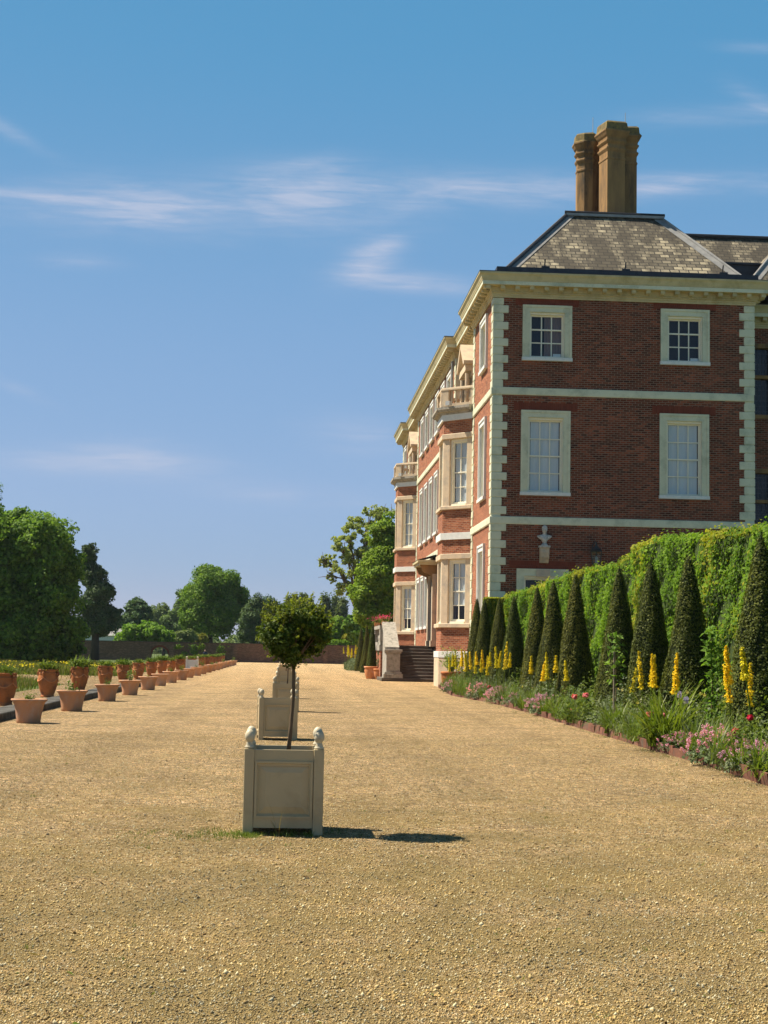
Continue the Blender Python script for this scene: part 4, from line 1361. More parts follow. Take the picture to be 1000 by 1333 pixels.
#PART3
# ------------------------------------------------------------------ planters down the middle of the gravel
ORD = ['nearest', 'second', 'third', 'fourth', 'fifth', 'sixth', 'seventh', 'eighth', 'ninth', 'tenth', 'eleventh', 'twelfth', 'thirteenth', 'fourteenth', 'fifteenth',
       'sixteenth', 'seventeenth', 'eighteenth', 'nineteenth', 'twentieth', 'twenty-first', 'twenty-second', 'twenty-third', 'twenty-fourth', 'twenty-fifth', 'twenty-sixth', 'twenty-seventh', 'twenty-eighth', 'twenty-ninth', 'thirtieth'] + ['thirty-' + q for q in ('first', 'second', 'third', 'fourth', 'fifth', 'sixth', 'seventh', 'eighth', 'ninth')] + ['fortieth']
W2, HB = .305, .650
def planter():
    r = empty('planter_box', (0, 0, 0), 'x', 'planter', 'wooden planter boxes in a line down the gravel')
    for sx in (-1, 1):
        for sy in (-1, 1):
            x0, x1 = sorted((sx * W2, sx * (W2 - .078))); y0, y1 = sorted((sy * W2, sy * (W2 - .078)))
            b = MB().mat('taupe_paint'); b.cbox(x0, x1, y0, y1, 0, HB, .004); cp = b.build('corner_post', r)
            f = MB().mat('sunlit_taupe'); f.smooth = True
            f.lathe([(.036, 0), (.038, .008), (.036, .016), (.026, .024), (.03, .030), (.018, .042), (.025, .052), (.035, .066), (.040, .084), (.039, .102), (.031, .124), (.018, .138), (.006, .143)], 18, (sx * (W2 - .039), sy * (W2 - .039), HB + .001))
            f.build('finial', cp)
    for k in range(4):
        c, s = round(math.cos(k * PI / 2)), round(math.sin(k * PI / 2))
        a = W2 - .079
        p0 = Vector((a, -(W2 - .012))); p1 = Vector((-a, -(W2 - .012)))
        rot = lambda p: (p.x * c - p.y * s, p.x * s + p.y * c)
        fr = Frame(rot(p0), rot(p1))
        Lw = fr.L
        b = MB().mat('taupe_paint')
        b.obox(fr, 0, Lw, -.03, 0, .520, HB - .008)         # top rail
        b.obox(fr, 0, Lw, -.03, 0, .052, .135)              # bottom rail
        b.obox(fr, 0, Lw, -.03, -.012, .135, .520)          # board
        m0, m1, n0, n1 = .004, Lw - .004, .126, .556
        for (ua, ub, za, zb) in ((m0, m1, n1 - .016, n1), (m0, m1, n0, n0 + .016), (m0, m0 + .016, n0 + .016, n1 - .016), (m1 - .016, m1, n0 + .016, n1 - .016)):
            b.obox(fr, ua, ub, -.012, .012, za, zb)
        for (g, d) in ((.030, .004), (.062, -.004)):
            pass
        # raised and bevelled field
        g0, g1 = .032, .085
        P = fr.p
        o_ = [P(m0 + g0, -.011, n0 + g0), P(m1 - g0, -.011, n0 + g0), P(m1 - g0, -.011, n1 - g0), P(m0 + g0, -.011, n1 - g0)]
        i_ = [P(m0 + g1, .004, n0 + g1), P(m1 - g1, .004, n0 + g1), P(m1 - g1, .004, n1 - g1), P(m0 + g1, .004, n1 - g1)]
        b.add(o_ + i_, [(0, 1, 5, 4), (1, 2, 6, 5), (2, 3, 7, 6), (3, 0, 4, 7), (4, 5, 6, 7)])
        s2 = [(.016, .006), (.032, -.011)]
        q0 = [P(m0 + .016, .006, n0 + .016), P(m1 - .016, .006, n0 + .016), P(m1 - .016, .006, n1 - .016), P(m0 + .016, .006, n1 - .016)]
        b.add(q0 + o_, [(0, 1, 5, 4), (1, 2, 6, 5), (2, 3, 7, 6), (3, 0, 4, 7)])
        b.build('side_panel', r)
    b = MB().mat('soil'); b.box(-.27, .27, -.27, .27, .48, .575); b.build('soil', r)
    return r

def standard_tree(r, seed, lean, n=6200, zc=1.545):
    rs = np.random.RandomState(seed)
    top = Vector((lean[0], lean[1], zc - .2))
    b = MB().mat('bark'); b.smooth = True
    pts = [(0.03, 0, .58), (.03 + (lean[0]) * .25, lean[1] * .2, .80), (.028 + lean[0] * .55, lean[1] * .6, 1.05), (lean[0] * .95, lean[1], 1.27), tuple(top)]
    b.tube(pts, [.018, .015, .0138, .013, .011], 10)
    for k in range(9):
        a = k * 2.4
        e = Vector((math.cos(a), math.sin(a), .75 + .4 * rs.rand())).normalized() * (.2 + .06 * rs.rand())
        b.tube([top - Vector((0, 0, .12 * rs.rand())), top + e * .5, top + e + Vector((0, 0, .04))], [.009, .006, .003], 6)
    b.build('trunk', r)
    c = np.array([lean[0], lean[1], zc])
    nc = 85
    d = unit(rs.normal(0, 1, (nc, 3)))
    rad = np.array([.295, .295, .238]) * (0.93 + .10 * np.sin(d[:, :1] * 5 + d[:, 2:] * 4))
    cc = c + d * rad * (rs.uniform(.35, .95, (nc, 1)) ** .6)
    m = n // nc
    ld = unit(rs.normal(0, 1, (nc, m, 3)))
    P = (cc[:, None] + ld * .068 * rs.uniform(.3, 1.1, (nc, m, 1))).reshape(-1, 3)
    Nn = unit(ld.reshape(-1, 3) * .6 + unit(P - c) * .8 + np.array([0, 0, .35]))
    inner = leaves(P, Nn, .034, rs, .5, .55)
    # growing sprigs that break the outline
    SP, SN = [], []
    st = MB().mat('bark')
    for k in range(110):
        dd = unit(rs.normal(0, 1, 3) + np.array([0, 0, .55]))
        base = c + dd * np.array([.255, .255, .205])
        L = rs.uniform(.05, .14) * (1.0 if dd[2] > .2 else .7)
        g = unit(dd + rs.normal(0, .35, 3) + np.array([0, 0, .45]))
        for t in np.linspace(.1, 1, 9):
            for q in range(2):
                SP.append(base + g * L * t + rs.normal(0, .006, 3)); SN.append(unit(rs.normal(0, .6, 3) + np.array([0, 0, 1.0])))
        st.tube([tuple(base - g * .05), tuple(base + g * L)], [.0025, .0012], 4)
    tip = leaves(np.array(SP), np.array(SN), .026, rs, .5, .5)
    V, F, M = merge([(*inner, 0), (*tip, 1)])
    put('crown', np_mesh('crown', V, F, ['privet_leaf', 'privet_tip'], M), r)
    st.build('twig', r)

spots = [(0.015, 12.20, 0.0, True), (-.10, 24.66, 4.2, False), (0.045, 35.95, -1.0, True), (0.05, 45.7, 1.2, False), (.03, 57.5, -1.5, True), (.03, 70.0, 1.0, False), (.02, 84.0, 0.0, True)]
pl = ['taupe wooden planter box with ball-headed privet tree, nearest the camera', 'empty taupe planter box turned slightly askew, second from the camera', 'taupe planter box with a thin-stemmed tree, third from the camera',
      'taupe planter box, fourth from the camera in the middle line', 'taupe planter box with tree, fifth from the camera in the middle line', 'taupe planter box, sixth from the camera in the middle line', 'taupe planter box with tree, farthest from the camera in the middle line']
proto = planter()
pros = [proto] + [copy_tree(proto) for _k in range(6)]
for k, (x, y_, rz, tr) in enumerate(spots):
    o = pros[k]
    o.location = (x, y_, 0); o.rotation_euler = (0, 0, math.radians(rz)); o['label'] = pl[k]
    if tr:
        if k == 0: standard_tree(o, 5, (.06, 0.02), 10500)
        else: standard_tree(o, 20 + k, (.02, .0), 3600, 1.50)
# pale painted planter that stands among the flared pots
o = copy_tree(proto)
for c in [c for c in kids(o) if c.name.startswith(('trunk', 'crown', 'twig'))]: bpy.data.objects.remove(c)
o.location = (-5.02, 84.6, 0); o.scale = (1.1, 1.1, 1.25); o['label'] = 'pale grey-white planter box among the terracotta pots on the left'; del o['group']
for c in kids(o):
    if c.name.startswith(('corner_post', 'side_panel')):
        me = c.data.copy(); me.materials.clear(); me.materials.append(MATS['white_paint']); c.data = me

# ------------------------------------------------------------------ flared terracotta pots
def flared_pot():
    r = empty('flared_pot', (0, 0, 0), 'x', 'pot', 'flared terracotta pots along the left side of the gravel')
    n = 126
    prof = [(.215, 0), (.222, .01), (.226, .06), (.236, .16), (.252, .26), (.275, .34), (.298, .385), (.318, .405), (.335, .415), (.338, .432), (.332, .446), (.315, .447), (.295, .43), (.27, .36), (.262, .34)]
    vs, fs = [], []
    for k, (q, z) in enumerate(prof):
        amp = .0032 if .01 < z < .36 and k < 5 else (.0015 if k < 7 else 0)
        for i in range(n):
            a = 2 * PI * i / n
            rr_ = q + amp * math.sin(14 * a + z * 16)
            vs.append((rr_ * math.cos(a), rr_ * math.sin(a), z))
    for k in range(len(prof) - 1):
        for i in range(n):
            j = (i + 1) % n
            fs.append((k * n + i, k * n + j, (k + 1) * n + j, (k + 1) * n + i))
    b = MB().mat('pale_terracotta'); b.smooth = True; b.add(vs, fs); b.build('pot_wall', r)
    b = MB().mat('soil'); b.lathe([(.17, .02), (.17, .34), (.262, .362)], 24); b.build('soil', r)
    return r
def rosebush(seed, h=.22, w=.16, n=150, mats=('pot_leaf',), size=.045, name='plant'):
    rs = np.random.RandomState(seed)
    P, Nn = [], []
    for k in range(7):
        a = rs.uniform(0, 2 * PI); e = np.array([math.cos(a) * w * rs.rand(), math.sin(a) * w * rs.rand(), h * rs.uniform(.6, 1.1)])
        for t in np.linspace(.25, 1, n // 7):
            P.append(e * t + rs.normal(0, .03, 3)); Nn.append(rs.normal(0, .6, 3) + np.array([0, 0, 1]))
    V, F = leaves(np.array(P), np.array(Nn), size, rs, .6, .4)
    V2, F2 = blades(9, (0, 0, 0), .05, h * .8, .012, .8, rs, 4)
    V, F, M = merge([(V, F, 0), (V2, F2, 0)])
    return np_mesh(name, V, F, list(mats))
ROSES = [rosebush(40 + k, .17 + .05 * k, .15) for k in range(4)]
fp = flared_pot()
FP = [fp] + [copy_tree(fp) for _k in range(19)]
for k in range(20):
    o = FP[k]
    y_ = 28.75 + 5.87 * k + random.uniform(-.25, .25)
    if k == 0: y_ = 28.6
    if k == 1: y_ = 34.15
    if k == 2: y_ = 40.75
    o.location = (-4.60 + random.uniform(-.05, .05), y_, 0); o.rotation_euler = (0, 0, random.uniform(0, 6)); 
    s_ = random.uniform(.97, 1.05); o.scale = (s_, s_, s_)
    what = 'nearest the camera' if k == 0 else ('farthest from the camera' if k == 19 else ORD[k] + ' from the camera')
    if k % 3 != 2 or k < 4:
        p = put('plant', ROSES[k % 4], o); p.location = (0, 0, .36); p.rotation_euler = (0, 0, k * 2.2); p.scale = [1.0 + .3 * math.sin(k * 2.7)] * 3
        o['label'] = f'flared terracotta pot with a sparse rose, {what} in the gravel-side row'
    else:
        o['label'] = f'flared terracotta pot of bare soil, {what} in the gravel-side row'

# ------------------------------------------------------------------ tall terracotta urns on the kerb
def urn():
    r = empty('terracotta_urn', (0, 0, 0), 'x', 'urn', 'tall planted terracotta urns standing on the stone kerb')
    b = MB().mat('dark_terracotta'); b.smooth = True
    b.lathe([(.165, 0), (.17, .02), (.155, .04), (.15, .055), (.165, .10), (.20, .20), (.228, .32), (.238, .42), (.232, .50), (.218, .545), (.226, .555), (.226, .575), (.208, .585), (.205, .61), (.235, .635), (.245, .65), (.24, .665), (.215, .665), (.20, .64)], 40)
    b.build('urn_body', r)
    for k in range(4):
        a = k * PI / 2 + .5
        h = MB().mat('dark_terracotta'); h.smooth = True
        pts = [(.215, .60), (.262, .60), (.275, .565), (.262, .52), (.238, .49), (.232, .45)]
        h.tube([(q * math.cos(a), q * math.sin(a), z) for q, z in pts], [.02, .022, .022, .02, .018, .008], 8)
        h.build('handle', r)
    g = MB().mat('terracotta'); g.smooth = True     # moulded swags and masks
    for k in range(4):
        a0 = k * PI / 2 + .5
        pts, rad = [], []
        for t in range(9):
            a = a0 + t / 8 * PI / 2; z = .47 - .10 * math.sin(t / 8 * PI); q = .236 if z > .38 else .236
            pts.append((q * math.cos(a), q * math.sin(a), z)); rad.append(.012 + .008 * math.sin(t / 8 * PI))
        g.tube(pts, rad, 6)
    g.build('swag', r)
    s = MB().mat('soil'); s.lathe([(.18, .50), (.205, .625)], 24); s.build('soil', r)
    return r
def agave_mesh(seed):
    rs = np.random.RandomState(seed)
    V1, F1 = blades(70, (0, 0, 0), .15, .22, .030, .75, rs, 4, 1.0, .35)
    P = np.stack([rs.normal(0, .11, 260), rs.normal(0, .11, 260), rs.uniform(.02, .17, 260)], 1)
    V2, F2 = leaves(P, np.tile([0, 0, 1.0], (260, 1)), .06, rs, .45, .8)
    V, F, M = merge([(V1, F1, 0), (V2, F2, 1)])
    return np_mesh('plant', V, F, ['pot_leaf', 'bed_leaf'], M)
AG = [agave_mesh(60 + k) for k in range(4)]
ur = urn()
UR = [ur] + [copy_tree(ur) for _k in range(19)]
for k in range(20):
    o = UR[k]
    o.location = (-5.90 + random.uniform(-.03, .03), 33.4 + 5.95 * k + random.uniform(-.12, .12), .126)
    o.rotation_euler = (0, 0, random.uniform(0, 6)); s_ = random.uniform(.96, 1.06); o.scale = (s_, s_, s_)
    p = put('plant', AG[k % 4], o); p.scale = [(1.25 + .12 * (k * 7 % 5 - 2))] * 3; p.location = (0, 0, .61); p.rotation_euler = (0, 0, k * 1.3)
    what = 'nearest the camera' if k == 0 else ('farthest from the camera' if k == 19 else ORD[k] + ' from the camera')
    o['label'] = f'tall swagged terracotta urn with green plant on the kerb, {what}'

# pots beside the steps
def round_pot(name, label, loc, r0, h, m='terracotta'):
    r = empty(name, loc, label, 'pot')
    b = MB().mat(m); b.smooth = True
    b.lathe([(r0 * .72, 0), (r0 * .74, .01), (r0 * .92, h * .35), (r0 * 1.0, h * .68), (r0 * .97, h * .84), (r0 * 1.06, h * .87), (r0 * 1.07, h * .98), (r0 * 1.0, h), (r0 * .9, h * .97), (r0 * .88, h * .85)], 32)
    b.build('pot_wall', r)
    b = MB().mat('soil'); b.lathe([(r0 * .8, h * .3), (r0 * .9, h * .9)], 20); b.build('soil', r)
    return r
def cone_mesh(name, h, r, n, leaf, seed, rt=.10, twist=0.0, mat='yew_leaf', narrow=1.0):
    rs = np.random.RandomState(seed)
    t = 1 - np.sqrt(rs.rand(n) * .985 + .001 * rs.rand(n)) if narrow == 1 else rs.rand(n)
    a = rs.uniform(0, 2 * PI, n)
    def rad(t): return r * (1 - t) + rt * .62 * np.sqrt(np.clip(1 - t ** 6, 0, 1)) * (t ** .5)
    lump = 1 + .05 * np.sin(3 * a + 9 * t) + .035 * np.sin(7 * a - 14 * t)
    q = rad(t) * lump * rs.uniform(.94, 1.03, n)
    P = np.stack([q * np.cos(a), q * np.sin(a), t * h], 1)
    Nn = np.stack([np.cos(a), np.sin(a), np.full(n, .35)], 1)
    V, F = leaves(P, Nn, leaf, rs, .5, .5, up=.35)
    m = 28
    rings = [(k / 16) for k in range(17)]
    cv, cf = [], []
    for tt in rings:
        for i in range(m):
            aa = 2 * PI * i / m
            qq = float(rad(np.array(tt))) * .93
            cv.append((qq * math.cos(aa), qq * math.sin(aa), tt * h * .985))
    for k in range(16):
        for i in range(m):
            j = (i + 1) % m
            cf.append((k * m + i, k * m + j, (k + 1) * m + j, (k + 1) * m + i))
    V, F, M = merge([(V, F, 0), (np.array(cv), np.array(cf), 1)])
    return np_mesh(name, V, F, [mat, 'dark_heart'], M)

r = round_pot('terracotta_pot', 'round terracotta pot holding a clipped yew column, left of the steps', (4.62, 81.6, 0), .40, .66)
p = put('topiary', cone_mesh('topiary', 2.3, .22, 4200, .06, 3, .12), r); p.location = (0, 0, .6)
r = round_pot('terracotta_pot', 'smaller terracotta pot with spiral topiary, closest to the step pedestal', (5.02, 80.6, 0), .36, .55)
b = MB().mat('bark'); b.tube([(0, 0, .5), (0, 0, 1.9)], [.03, .02], 6); b.build('stem', r)
rs = np.random.RandomState(8); PP = []; NNs = []
for k in range(1500):
    t = rs.rand(); a = t * 2 * PI * 2.5
    c = np.array([.15 * (1 - t * .6) * math.cos(a), .15 * (1 - t * .6) * math.sin(a), .62 + 1.3 * t]); d = unit(rs.normal(0, 1, 3)); PP.append(c + d * .13 * (1.15 - t * .6)); NNs.append(d)
V, F = leaves(np.array(PP), np.array(NNs), .06, rs, .55, .5); put('topiary', np_mesh('topiary', V, F, ['glaucous_leaf']), r)
r = round_pot('terracotta_pot', 'big terracotta pot with straggly shrub in front of the canted bay', (6.75, 62.4, 0), .40, .68, 'dark_terracotta')
rs = np.random.RandomState(9)
st = MB().mat('bark'); PP, NNs = [], []
for k in range(46):
    a = rs.uniform(0, 2 * PI); e = np.array([math.cos(a) * rs.uniform(.1, .62), math.sin(a) * rs.uniform(.1, .62), rs.uniform(.35, 1.0)])
    st.tube([(0, 0, .6), tuple(e * .5 + np.array([0, 0, .68])), tuple(e + np.array([0, 0, .64]))], [.012, .008, .004], 4)
    for t in np.linspace(.35, 1.03, 22): PP.append(e * t + np.array([0, 0, .65]) + rs.normal(0, .055, 3)); NNs.append(rs.normal(0, .7, 3) + np.array([0, 0, .7]))
st.build('stem', r)
V, F = leaves(np.array(PP), np.array(NNs), .085, rs, .42, .5); put('shrub', np_mesh('shrub', V, F, ['walnut_leaf']), r)
for k, (x, y_, z, lab) in enumerate([(5.1, 79.75, 2.8, 'pink geranium in a pot on the near end of the step parapet'), (4.98, 83.9, 2.8, 'pink geranium in a pot at the far end of the step balustrade')]):
    g = round_pot('geranium_pot', lab, (x, y_, z), .16, .22)
    rs = np.random.RandomState(90 + k)
    P = rs.normal(0, .13, (140, 3)) * [1.4, 1.4, .7] + [0, 0, .32]; V1, F1 = leaves(P, P * 0 + [0, 0, 1.], .08, rs, .8, .6)
    P = rs.normal(0, .14, (110, 3)) * [1.5, 1.5, .5] + [0, 0, .43]; V2, F2 = leaves(P, P * 0 + [0, 0, 1.], .06, rs, .9, .8)
    V, F, M = merge([(V1, F1, 0), (V2, F2, 1)]); put('geranium', np_mesh('geranium', V, F, ['bed_leaf', 'magenta'], M), g)

# ------------------------------------------------------------------ hedge, cones, flower bed
HT = [(13, 3.6), (22, 3.62), (26.5, 3.68), (31, 3.86), (33.5, 4.02), (35.2, 4.0), (36.6, 3.80), (38.5, 3.66), (43, 3.76), (47, 3.68), (52, 3.6), (57.6, 3.55)]
def htop(y): return np.interp(y, [p[0] for p in HT], [p[1] for p in HT])
HX0, HX1 = 8.15, 9.1
hedge = empty('hedge', (8.6, 40, 0), 'tall bright green clipped hedge running behind the dark yew cones', 'hedge')
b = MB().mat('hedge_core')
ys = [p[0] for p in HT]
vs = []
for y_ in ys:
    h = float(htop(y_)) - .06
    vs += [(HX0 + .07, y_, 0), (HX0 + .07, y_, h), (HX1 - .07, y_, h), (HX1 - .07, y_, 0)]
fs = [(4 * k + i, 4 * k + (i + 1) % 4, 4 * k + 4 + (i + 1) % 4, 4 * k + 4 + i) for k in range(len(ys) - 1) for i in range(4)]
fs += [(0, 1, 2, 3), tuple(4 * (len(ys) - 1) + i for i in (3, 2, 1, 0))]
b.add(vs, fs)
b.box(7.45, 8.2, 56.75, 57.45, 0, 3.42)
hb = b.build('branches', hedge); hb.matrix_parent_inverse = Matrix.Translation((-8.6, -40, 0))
rs = np.random.RandomState(21)
n = 92000
y_ = 13 + 44.6 * rs.rand(n) ** .95
hh = htop(y_)
z_ = hh * (1 - rs.rand(n) ** 1.0 * .93)
lum = .07 * np.sin(y_ * 2.1 + np.sin(z_ * 2.3) * 1.3) + .05 * np.sin(y_ * 5.3 + z_ * 3.1) + .04 * np.sin(z_ * 7 + y_ * 1.7)
P1 = np.stack([HX0 + lum + rs.normal(0, .035, n), y_, z_], 1)
N1 = np.tile([-1.0, 0, .45], (n, 1))
m = 20000
yt = 13 + 44.6 * rs.rand(m)
P2 = np.stack([rs.uniform(HX0 - .02, HX1, m), yt, htop(yt) + rs.normal(.0, .035, m) + .05 * np.sin(yt * 4.1) + np.where(rs.rand(m) > .94, rs.rand(m) * .16, 0)], 1)
N2 = np.tile([-.3, -.2, 1.0], (m, 1))
k = 3600
P3 = np.stack([rs.uniform(7.4, 8.25, k), 56.72 + rs.normal(0, .03, k), rs.uniform(1, 3.45, k)], 1); N3 = np.tile([-.2, -1.0, .4], (k, 1))
P4 = np.stack([rs.uniform(7.4, 8.25, k), rs.uniform(56.7, 57.5, k), 3.45 + rs.normal(0, .03, k)], 1); N4 = np.tile([-.2, -.2, 1.0], (k, 1))
P5 = np.stack([7.42 + rs.normal(0, .03, k), rs.uniform(56.7, 57.5, k), rs.uniform(1, 3.45, k)], 1); N5 = np.tile([-1., 0, .4], (k, 1))
PA = np.concatenate([P1, P2, P3, P4, P5]); NA = np.concatenate([N1, N2, N3, N4, N5])
V, F = leaves(PA, NA, .085, rs, .58, .34, up=-.25)
gold = (np.sin(PA[:, 1] * .9 + 1.0) + .6 * np.sin(PA[:, 1] * 2.3 + PA[:, 2]) + rs.normal(0, .55, len(PA)) + np.where(PA[:, 2] > htop(PA[:, 1]) - .12, .9, 0)) > 1.25
ho = put('foliage', np_mesh('foliage', V, F, ['hedge_leaf', 'hedge_gold'], gold.astype(int)), hedge); ho.matrix_parent_inverse = Matrix.Translation((-8.6, -40, 0))

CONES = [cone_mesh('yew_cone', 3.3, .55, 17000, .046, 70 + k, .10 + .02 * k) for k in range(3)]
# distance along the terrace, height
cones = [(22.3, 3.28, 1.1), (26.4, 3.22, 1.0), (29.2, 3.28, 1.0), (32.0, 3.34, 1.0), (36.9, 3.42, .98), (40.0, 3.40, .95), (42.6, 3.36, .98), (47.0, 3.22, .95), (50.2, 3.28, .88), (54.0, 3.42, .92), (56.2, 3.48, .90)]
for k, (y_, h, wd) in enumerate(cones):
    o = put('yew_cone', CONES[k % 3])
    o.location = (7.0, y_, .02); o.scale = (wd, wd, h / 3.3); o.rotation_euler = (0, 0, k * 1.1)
    what = 'nearest the camera at the right edge' if k == 0 else ('last before the house' if k == 10 else ORD[k] + ' from the camera')
    tag(o, f'dark clipped yew cone along the hedge, {what}', 'yew cone', 'clipped yew cones along the flower bed')
for k, (y_, h, wd) in enumerate([(91, 3.35, .8), (97, 3.3, .75), (104, 3.3, .8), (112, 3.2, .8)]):
    o = put('yew_cone', CONES[(k + 1) % 3]); o.location = (5.5, y_, .02); o.scale = (wd, wd, h / 3.3); o.rotation_euler = (0, 0, k * 1.7)
    tag(o, f'slim clipped yew cone beyond the steps, {["nearest", "second", "third", "farthest"][k]} of the four', 'yew cone', 'yew cones beyond the steps')

EDGE = [(10, 5.30), (17, 5.40), (20, 5.56), (24, 5.62), (29.5, 5.76), (38, 5.98), (45, 6.0), (51.7, 5.62), (58, 6.0), (63.5, 6.35)]
def edge(y): return np.interp(y, [p[0] for p in EDGE], [p[1] for p in EDGE])
b = MB().mat('soil')
b.add([(float(edge(y_)) + .05, y_, .07) for y_ in range(10, 64)] + [(8.3, 63, .12), (8.3, 10, .12)], [tuple(range(56))])
tag(b.build('flower_bed'), kind='structure')
# clay tiles edging the bed
ED = empty('bed_edging', (5.6, 30, 0), 'low reddish clay tile edging along the front of the flower bed', 'edging')
y_ = 10.2
rk = random.Random(5)
ni = 0
while y_ < 63 and ni < 99:
    L = rk.uniform(.34, .56) if y_ < 35 else rk.uniform(.55, .8)
    x0, x1 = float(edge(y_)), float(edge(y_ + L))
    t = MB().mat('edging_clay')
    fr = Frame((x0, y_), (x1, y_ + L - .015))
    h = .12 + rk.uniform(-.03, .03)
    P = [fr.p(0, -.04, -.03), fr.p(fr.L, -.04, -.03), fr.p(fr.L, .0, -.03), fr.p(0, .0, -.03)]
    tl = rk.uniform(-.03, .05); dz = rk.uniform(-.02, .02)
    Q = [fr.p(0, -.04 - tl, h), fr.p(fr.L, -.04 - tl, h + dz), fr.p(fr.L, -tl, h + dz), fr.p(0, -tl, h)]
    t.add(P + Q, [(0, 3, 2, 1), (4, 5, 6, 7), (0, 1, 5, 4), (1, 2, 6, 5), (2, 3, 7, 6), (3, 0, 4, 7)])
    o = t.build('edging_tile', ED); o.matrix_parent_inverse = Matrix.Translation((-5.6, -30, 0))
    y_ += L; ni += 1

# low mixed growth filling the bed
rs = np.random.RandomState(31)
soup = []
n = 40000
yy_ = 10.3 + 52.7 * rs.rand(n) ** 1.2
q = rs.rand(n) ** .8
xx = edge(yy_) + .03 + q * (7.6 - edge(yy_))
hgt = (.13 + .40 * np.clip(q * 1.9, 0, 1)) * (1 + .45 * np.sin(yy_ * 2.7 + xx * 3) + .25 * np.sin(yy_ * 6.1 - xx * 5))
zz = .08 + hgt * rs.uniform(.3, 1.1, n)
PA = np.stack([xx, yy_, zz], 1)
V1, F1 = leaves(PA, np.tile([-.35, -.3, 1.0], (n, 1)), .07, rs, .5, .6)
sel = (np.sin(yy_ * 1.7) + np.sin(yy_ * .63 + 2) + rs.normal(0, .4, n)) > .3
soup.append((V1, F1, sel.astype(int)))
for k in range(380):
    yb = 10.6 + 51 * rs.rand() ** 1.2
    xb = float(edge(yb)) - .02 + rs.rand() ** 1.3 * 1.4
    Vb, Fb = blades(26, (xb, yb, .07), .09, rs.uniform(.28, .65), .015, rs.uniform(.5, 1.0), rs, 4)
    soup.append((Vb, Fb, np.full(len(Fb), 2 if rs.rand() > .35 else 1)))
V = np.concatenate([s[0] for s in soup]); off = np.cumsum([0] + [len(s[0]) for s in soup[:-1]])
F = np.concatenate([s[1] + o_ for s, o_ in zip(soup, off)]); M = np.concatenate([s[2] for s in soup])
tag(put('ground_cover', np_mesh('ground_cover', V, F, ['bed_leaf', 'glaucous_leaf', 'strap_leaf'], M)), kind='stuff')

# --- the plants that stand out
def lily_meshes(seed, h=1.45, spike=.55, dens=1.0):
    rs = np.random.RandomState(seed)
    bend = rs.normal(0, .085, 2)
    st = MB().mat('strap_leaf'); st.tube([(0, 0, 0), (bend[0] * .4, bend[1] * .4, h * .5), (bend[0], bend[1], h)], [.012, .01, .005], 6)
    n = int(400 * dens)
    t = rs.rand(n) ** 1.15; a = rs.uniform(0, 2 * PI, n)
    clus = .8 + .2 * np.sin(t * 17 + seed) + .15 * np.sin(t * 41)
    q = (.052 * (1 - t) ** .5 + .010) * clus * rs.uniform(.35, 1.3, n)
    P = np.stack([bend[0] * (1 - (1 - t) * spike / h) + q * np.cos(a), bend[1] * (1 - (1 - t) * spike / h) + q * np.sin(a), h - spike + spike * t], 1)
    V, F = leaves(P, np.stack([np.cos(a), np.sin(a), np.full(n, .5)], 1), .036, rs, .6, .6)
    fl = np_mesh('flower_spike', V, F, ['yellow_flower'])
    V, F = blades(22, (0, 0, 0), .06, .55, .02, .8, rs, 4)
    lf = np_mesh('foliage', V, F, ['glaucous_leaf'])
    return st.mesh('stem'), fl, lf
LIL = [lily_meshes(100 + k, 1.45, .42 + .08 * (k % 4), .8 + .35 * (k % 3)) for k in range(8)]
def lily(loc, h, k, label, group='yellow foxtail lilies in the flower bed'):
    r = empty('foxtail_lily', loc, label, 'lily', group, rz=k * 1.3)
    st, fl, lf = LIL[(k * 3) % 8]
    for nm, me in (('stem', st), ('flower_spike', fl), ('foliage', lf)): put(nm, me, r)
    s_ = h / 1.45; r.scale = (s_ ** .5, s_ ** .5, s_)
    return r
lil = [(990, 1.50), (983, 1.3), (966, 1.25), (960, 1.52), (890, 1.2), (882, 1.42), (862, 1.40), (855, 1.38), (849, 1.2), (844, 1.45), (820, 1.15), (746, 1.24), (725, 1.35), (717, 1.42), (704, 1.2), (693, 1.32), (664, 1.40), (657, 1.72), (651, 1.58),
       (644, 1.45), (639, 1.40), (636, 1.3), (633, 1.48), (630, 1.2), (627, 1.42), (621, 1.3), (617, 1.42), (612, 1.46), (609.5, 1.25), (607, 1.38), (604.5, 1.5), (602, 1.40), (599.5, 1.3), (597, 1.46), (595, 1.2), (593, 1.36), (590.5, 1.3), (588, 1.2)]
for k, (px, h) in enumerate(lil):
    X = 6.25 + .12 * math.sin(k * 2.1)
    D = X * 2000 / (px - 372.5)
    what = 'nearest the camera' if k == 0 else ('closest to the house' if k == len(lil) - 1 else ORD[k] + ' from the camera')
    lily((X, min(D, 60.5), .06), h, k, f'yellow foxtail lily spike in the bed, {what}')
for k in range(16):
    lily((4.72 + .085 * k + .05 * math.sin(k), 120.5 - 1.1 * (k % 4), .05), 1.72 + .16 * math.sin(k * 2), k, f'yellow foxtail lily in the far bed beyond the steps, {"leftmost" if k == 0 else ORD[k] + " from the left"}', 'yellow foxtail lilies beyond the steps')

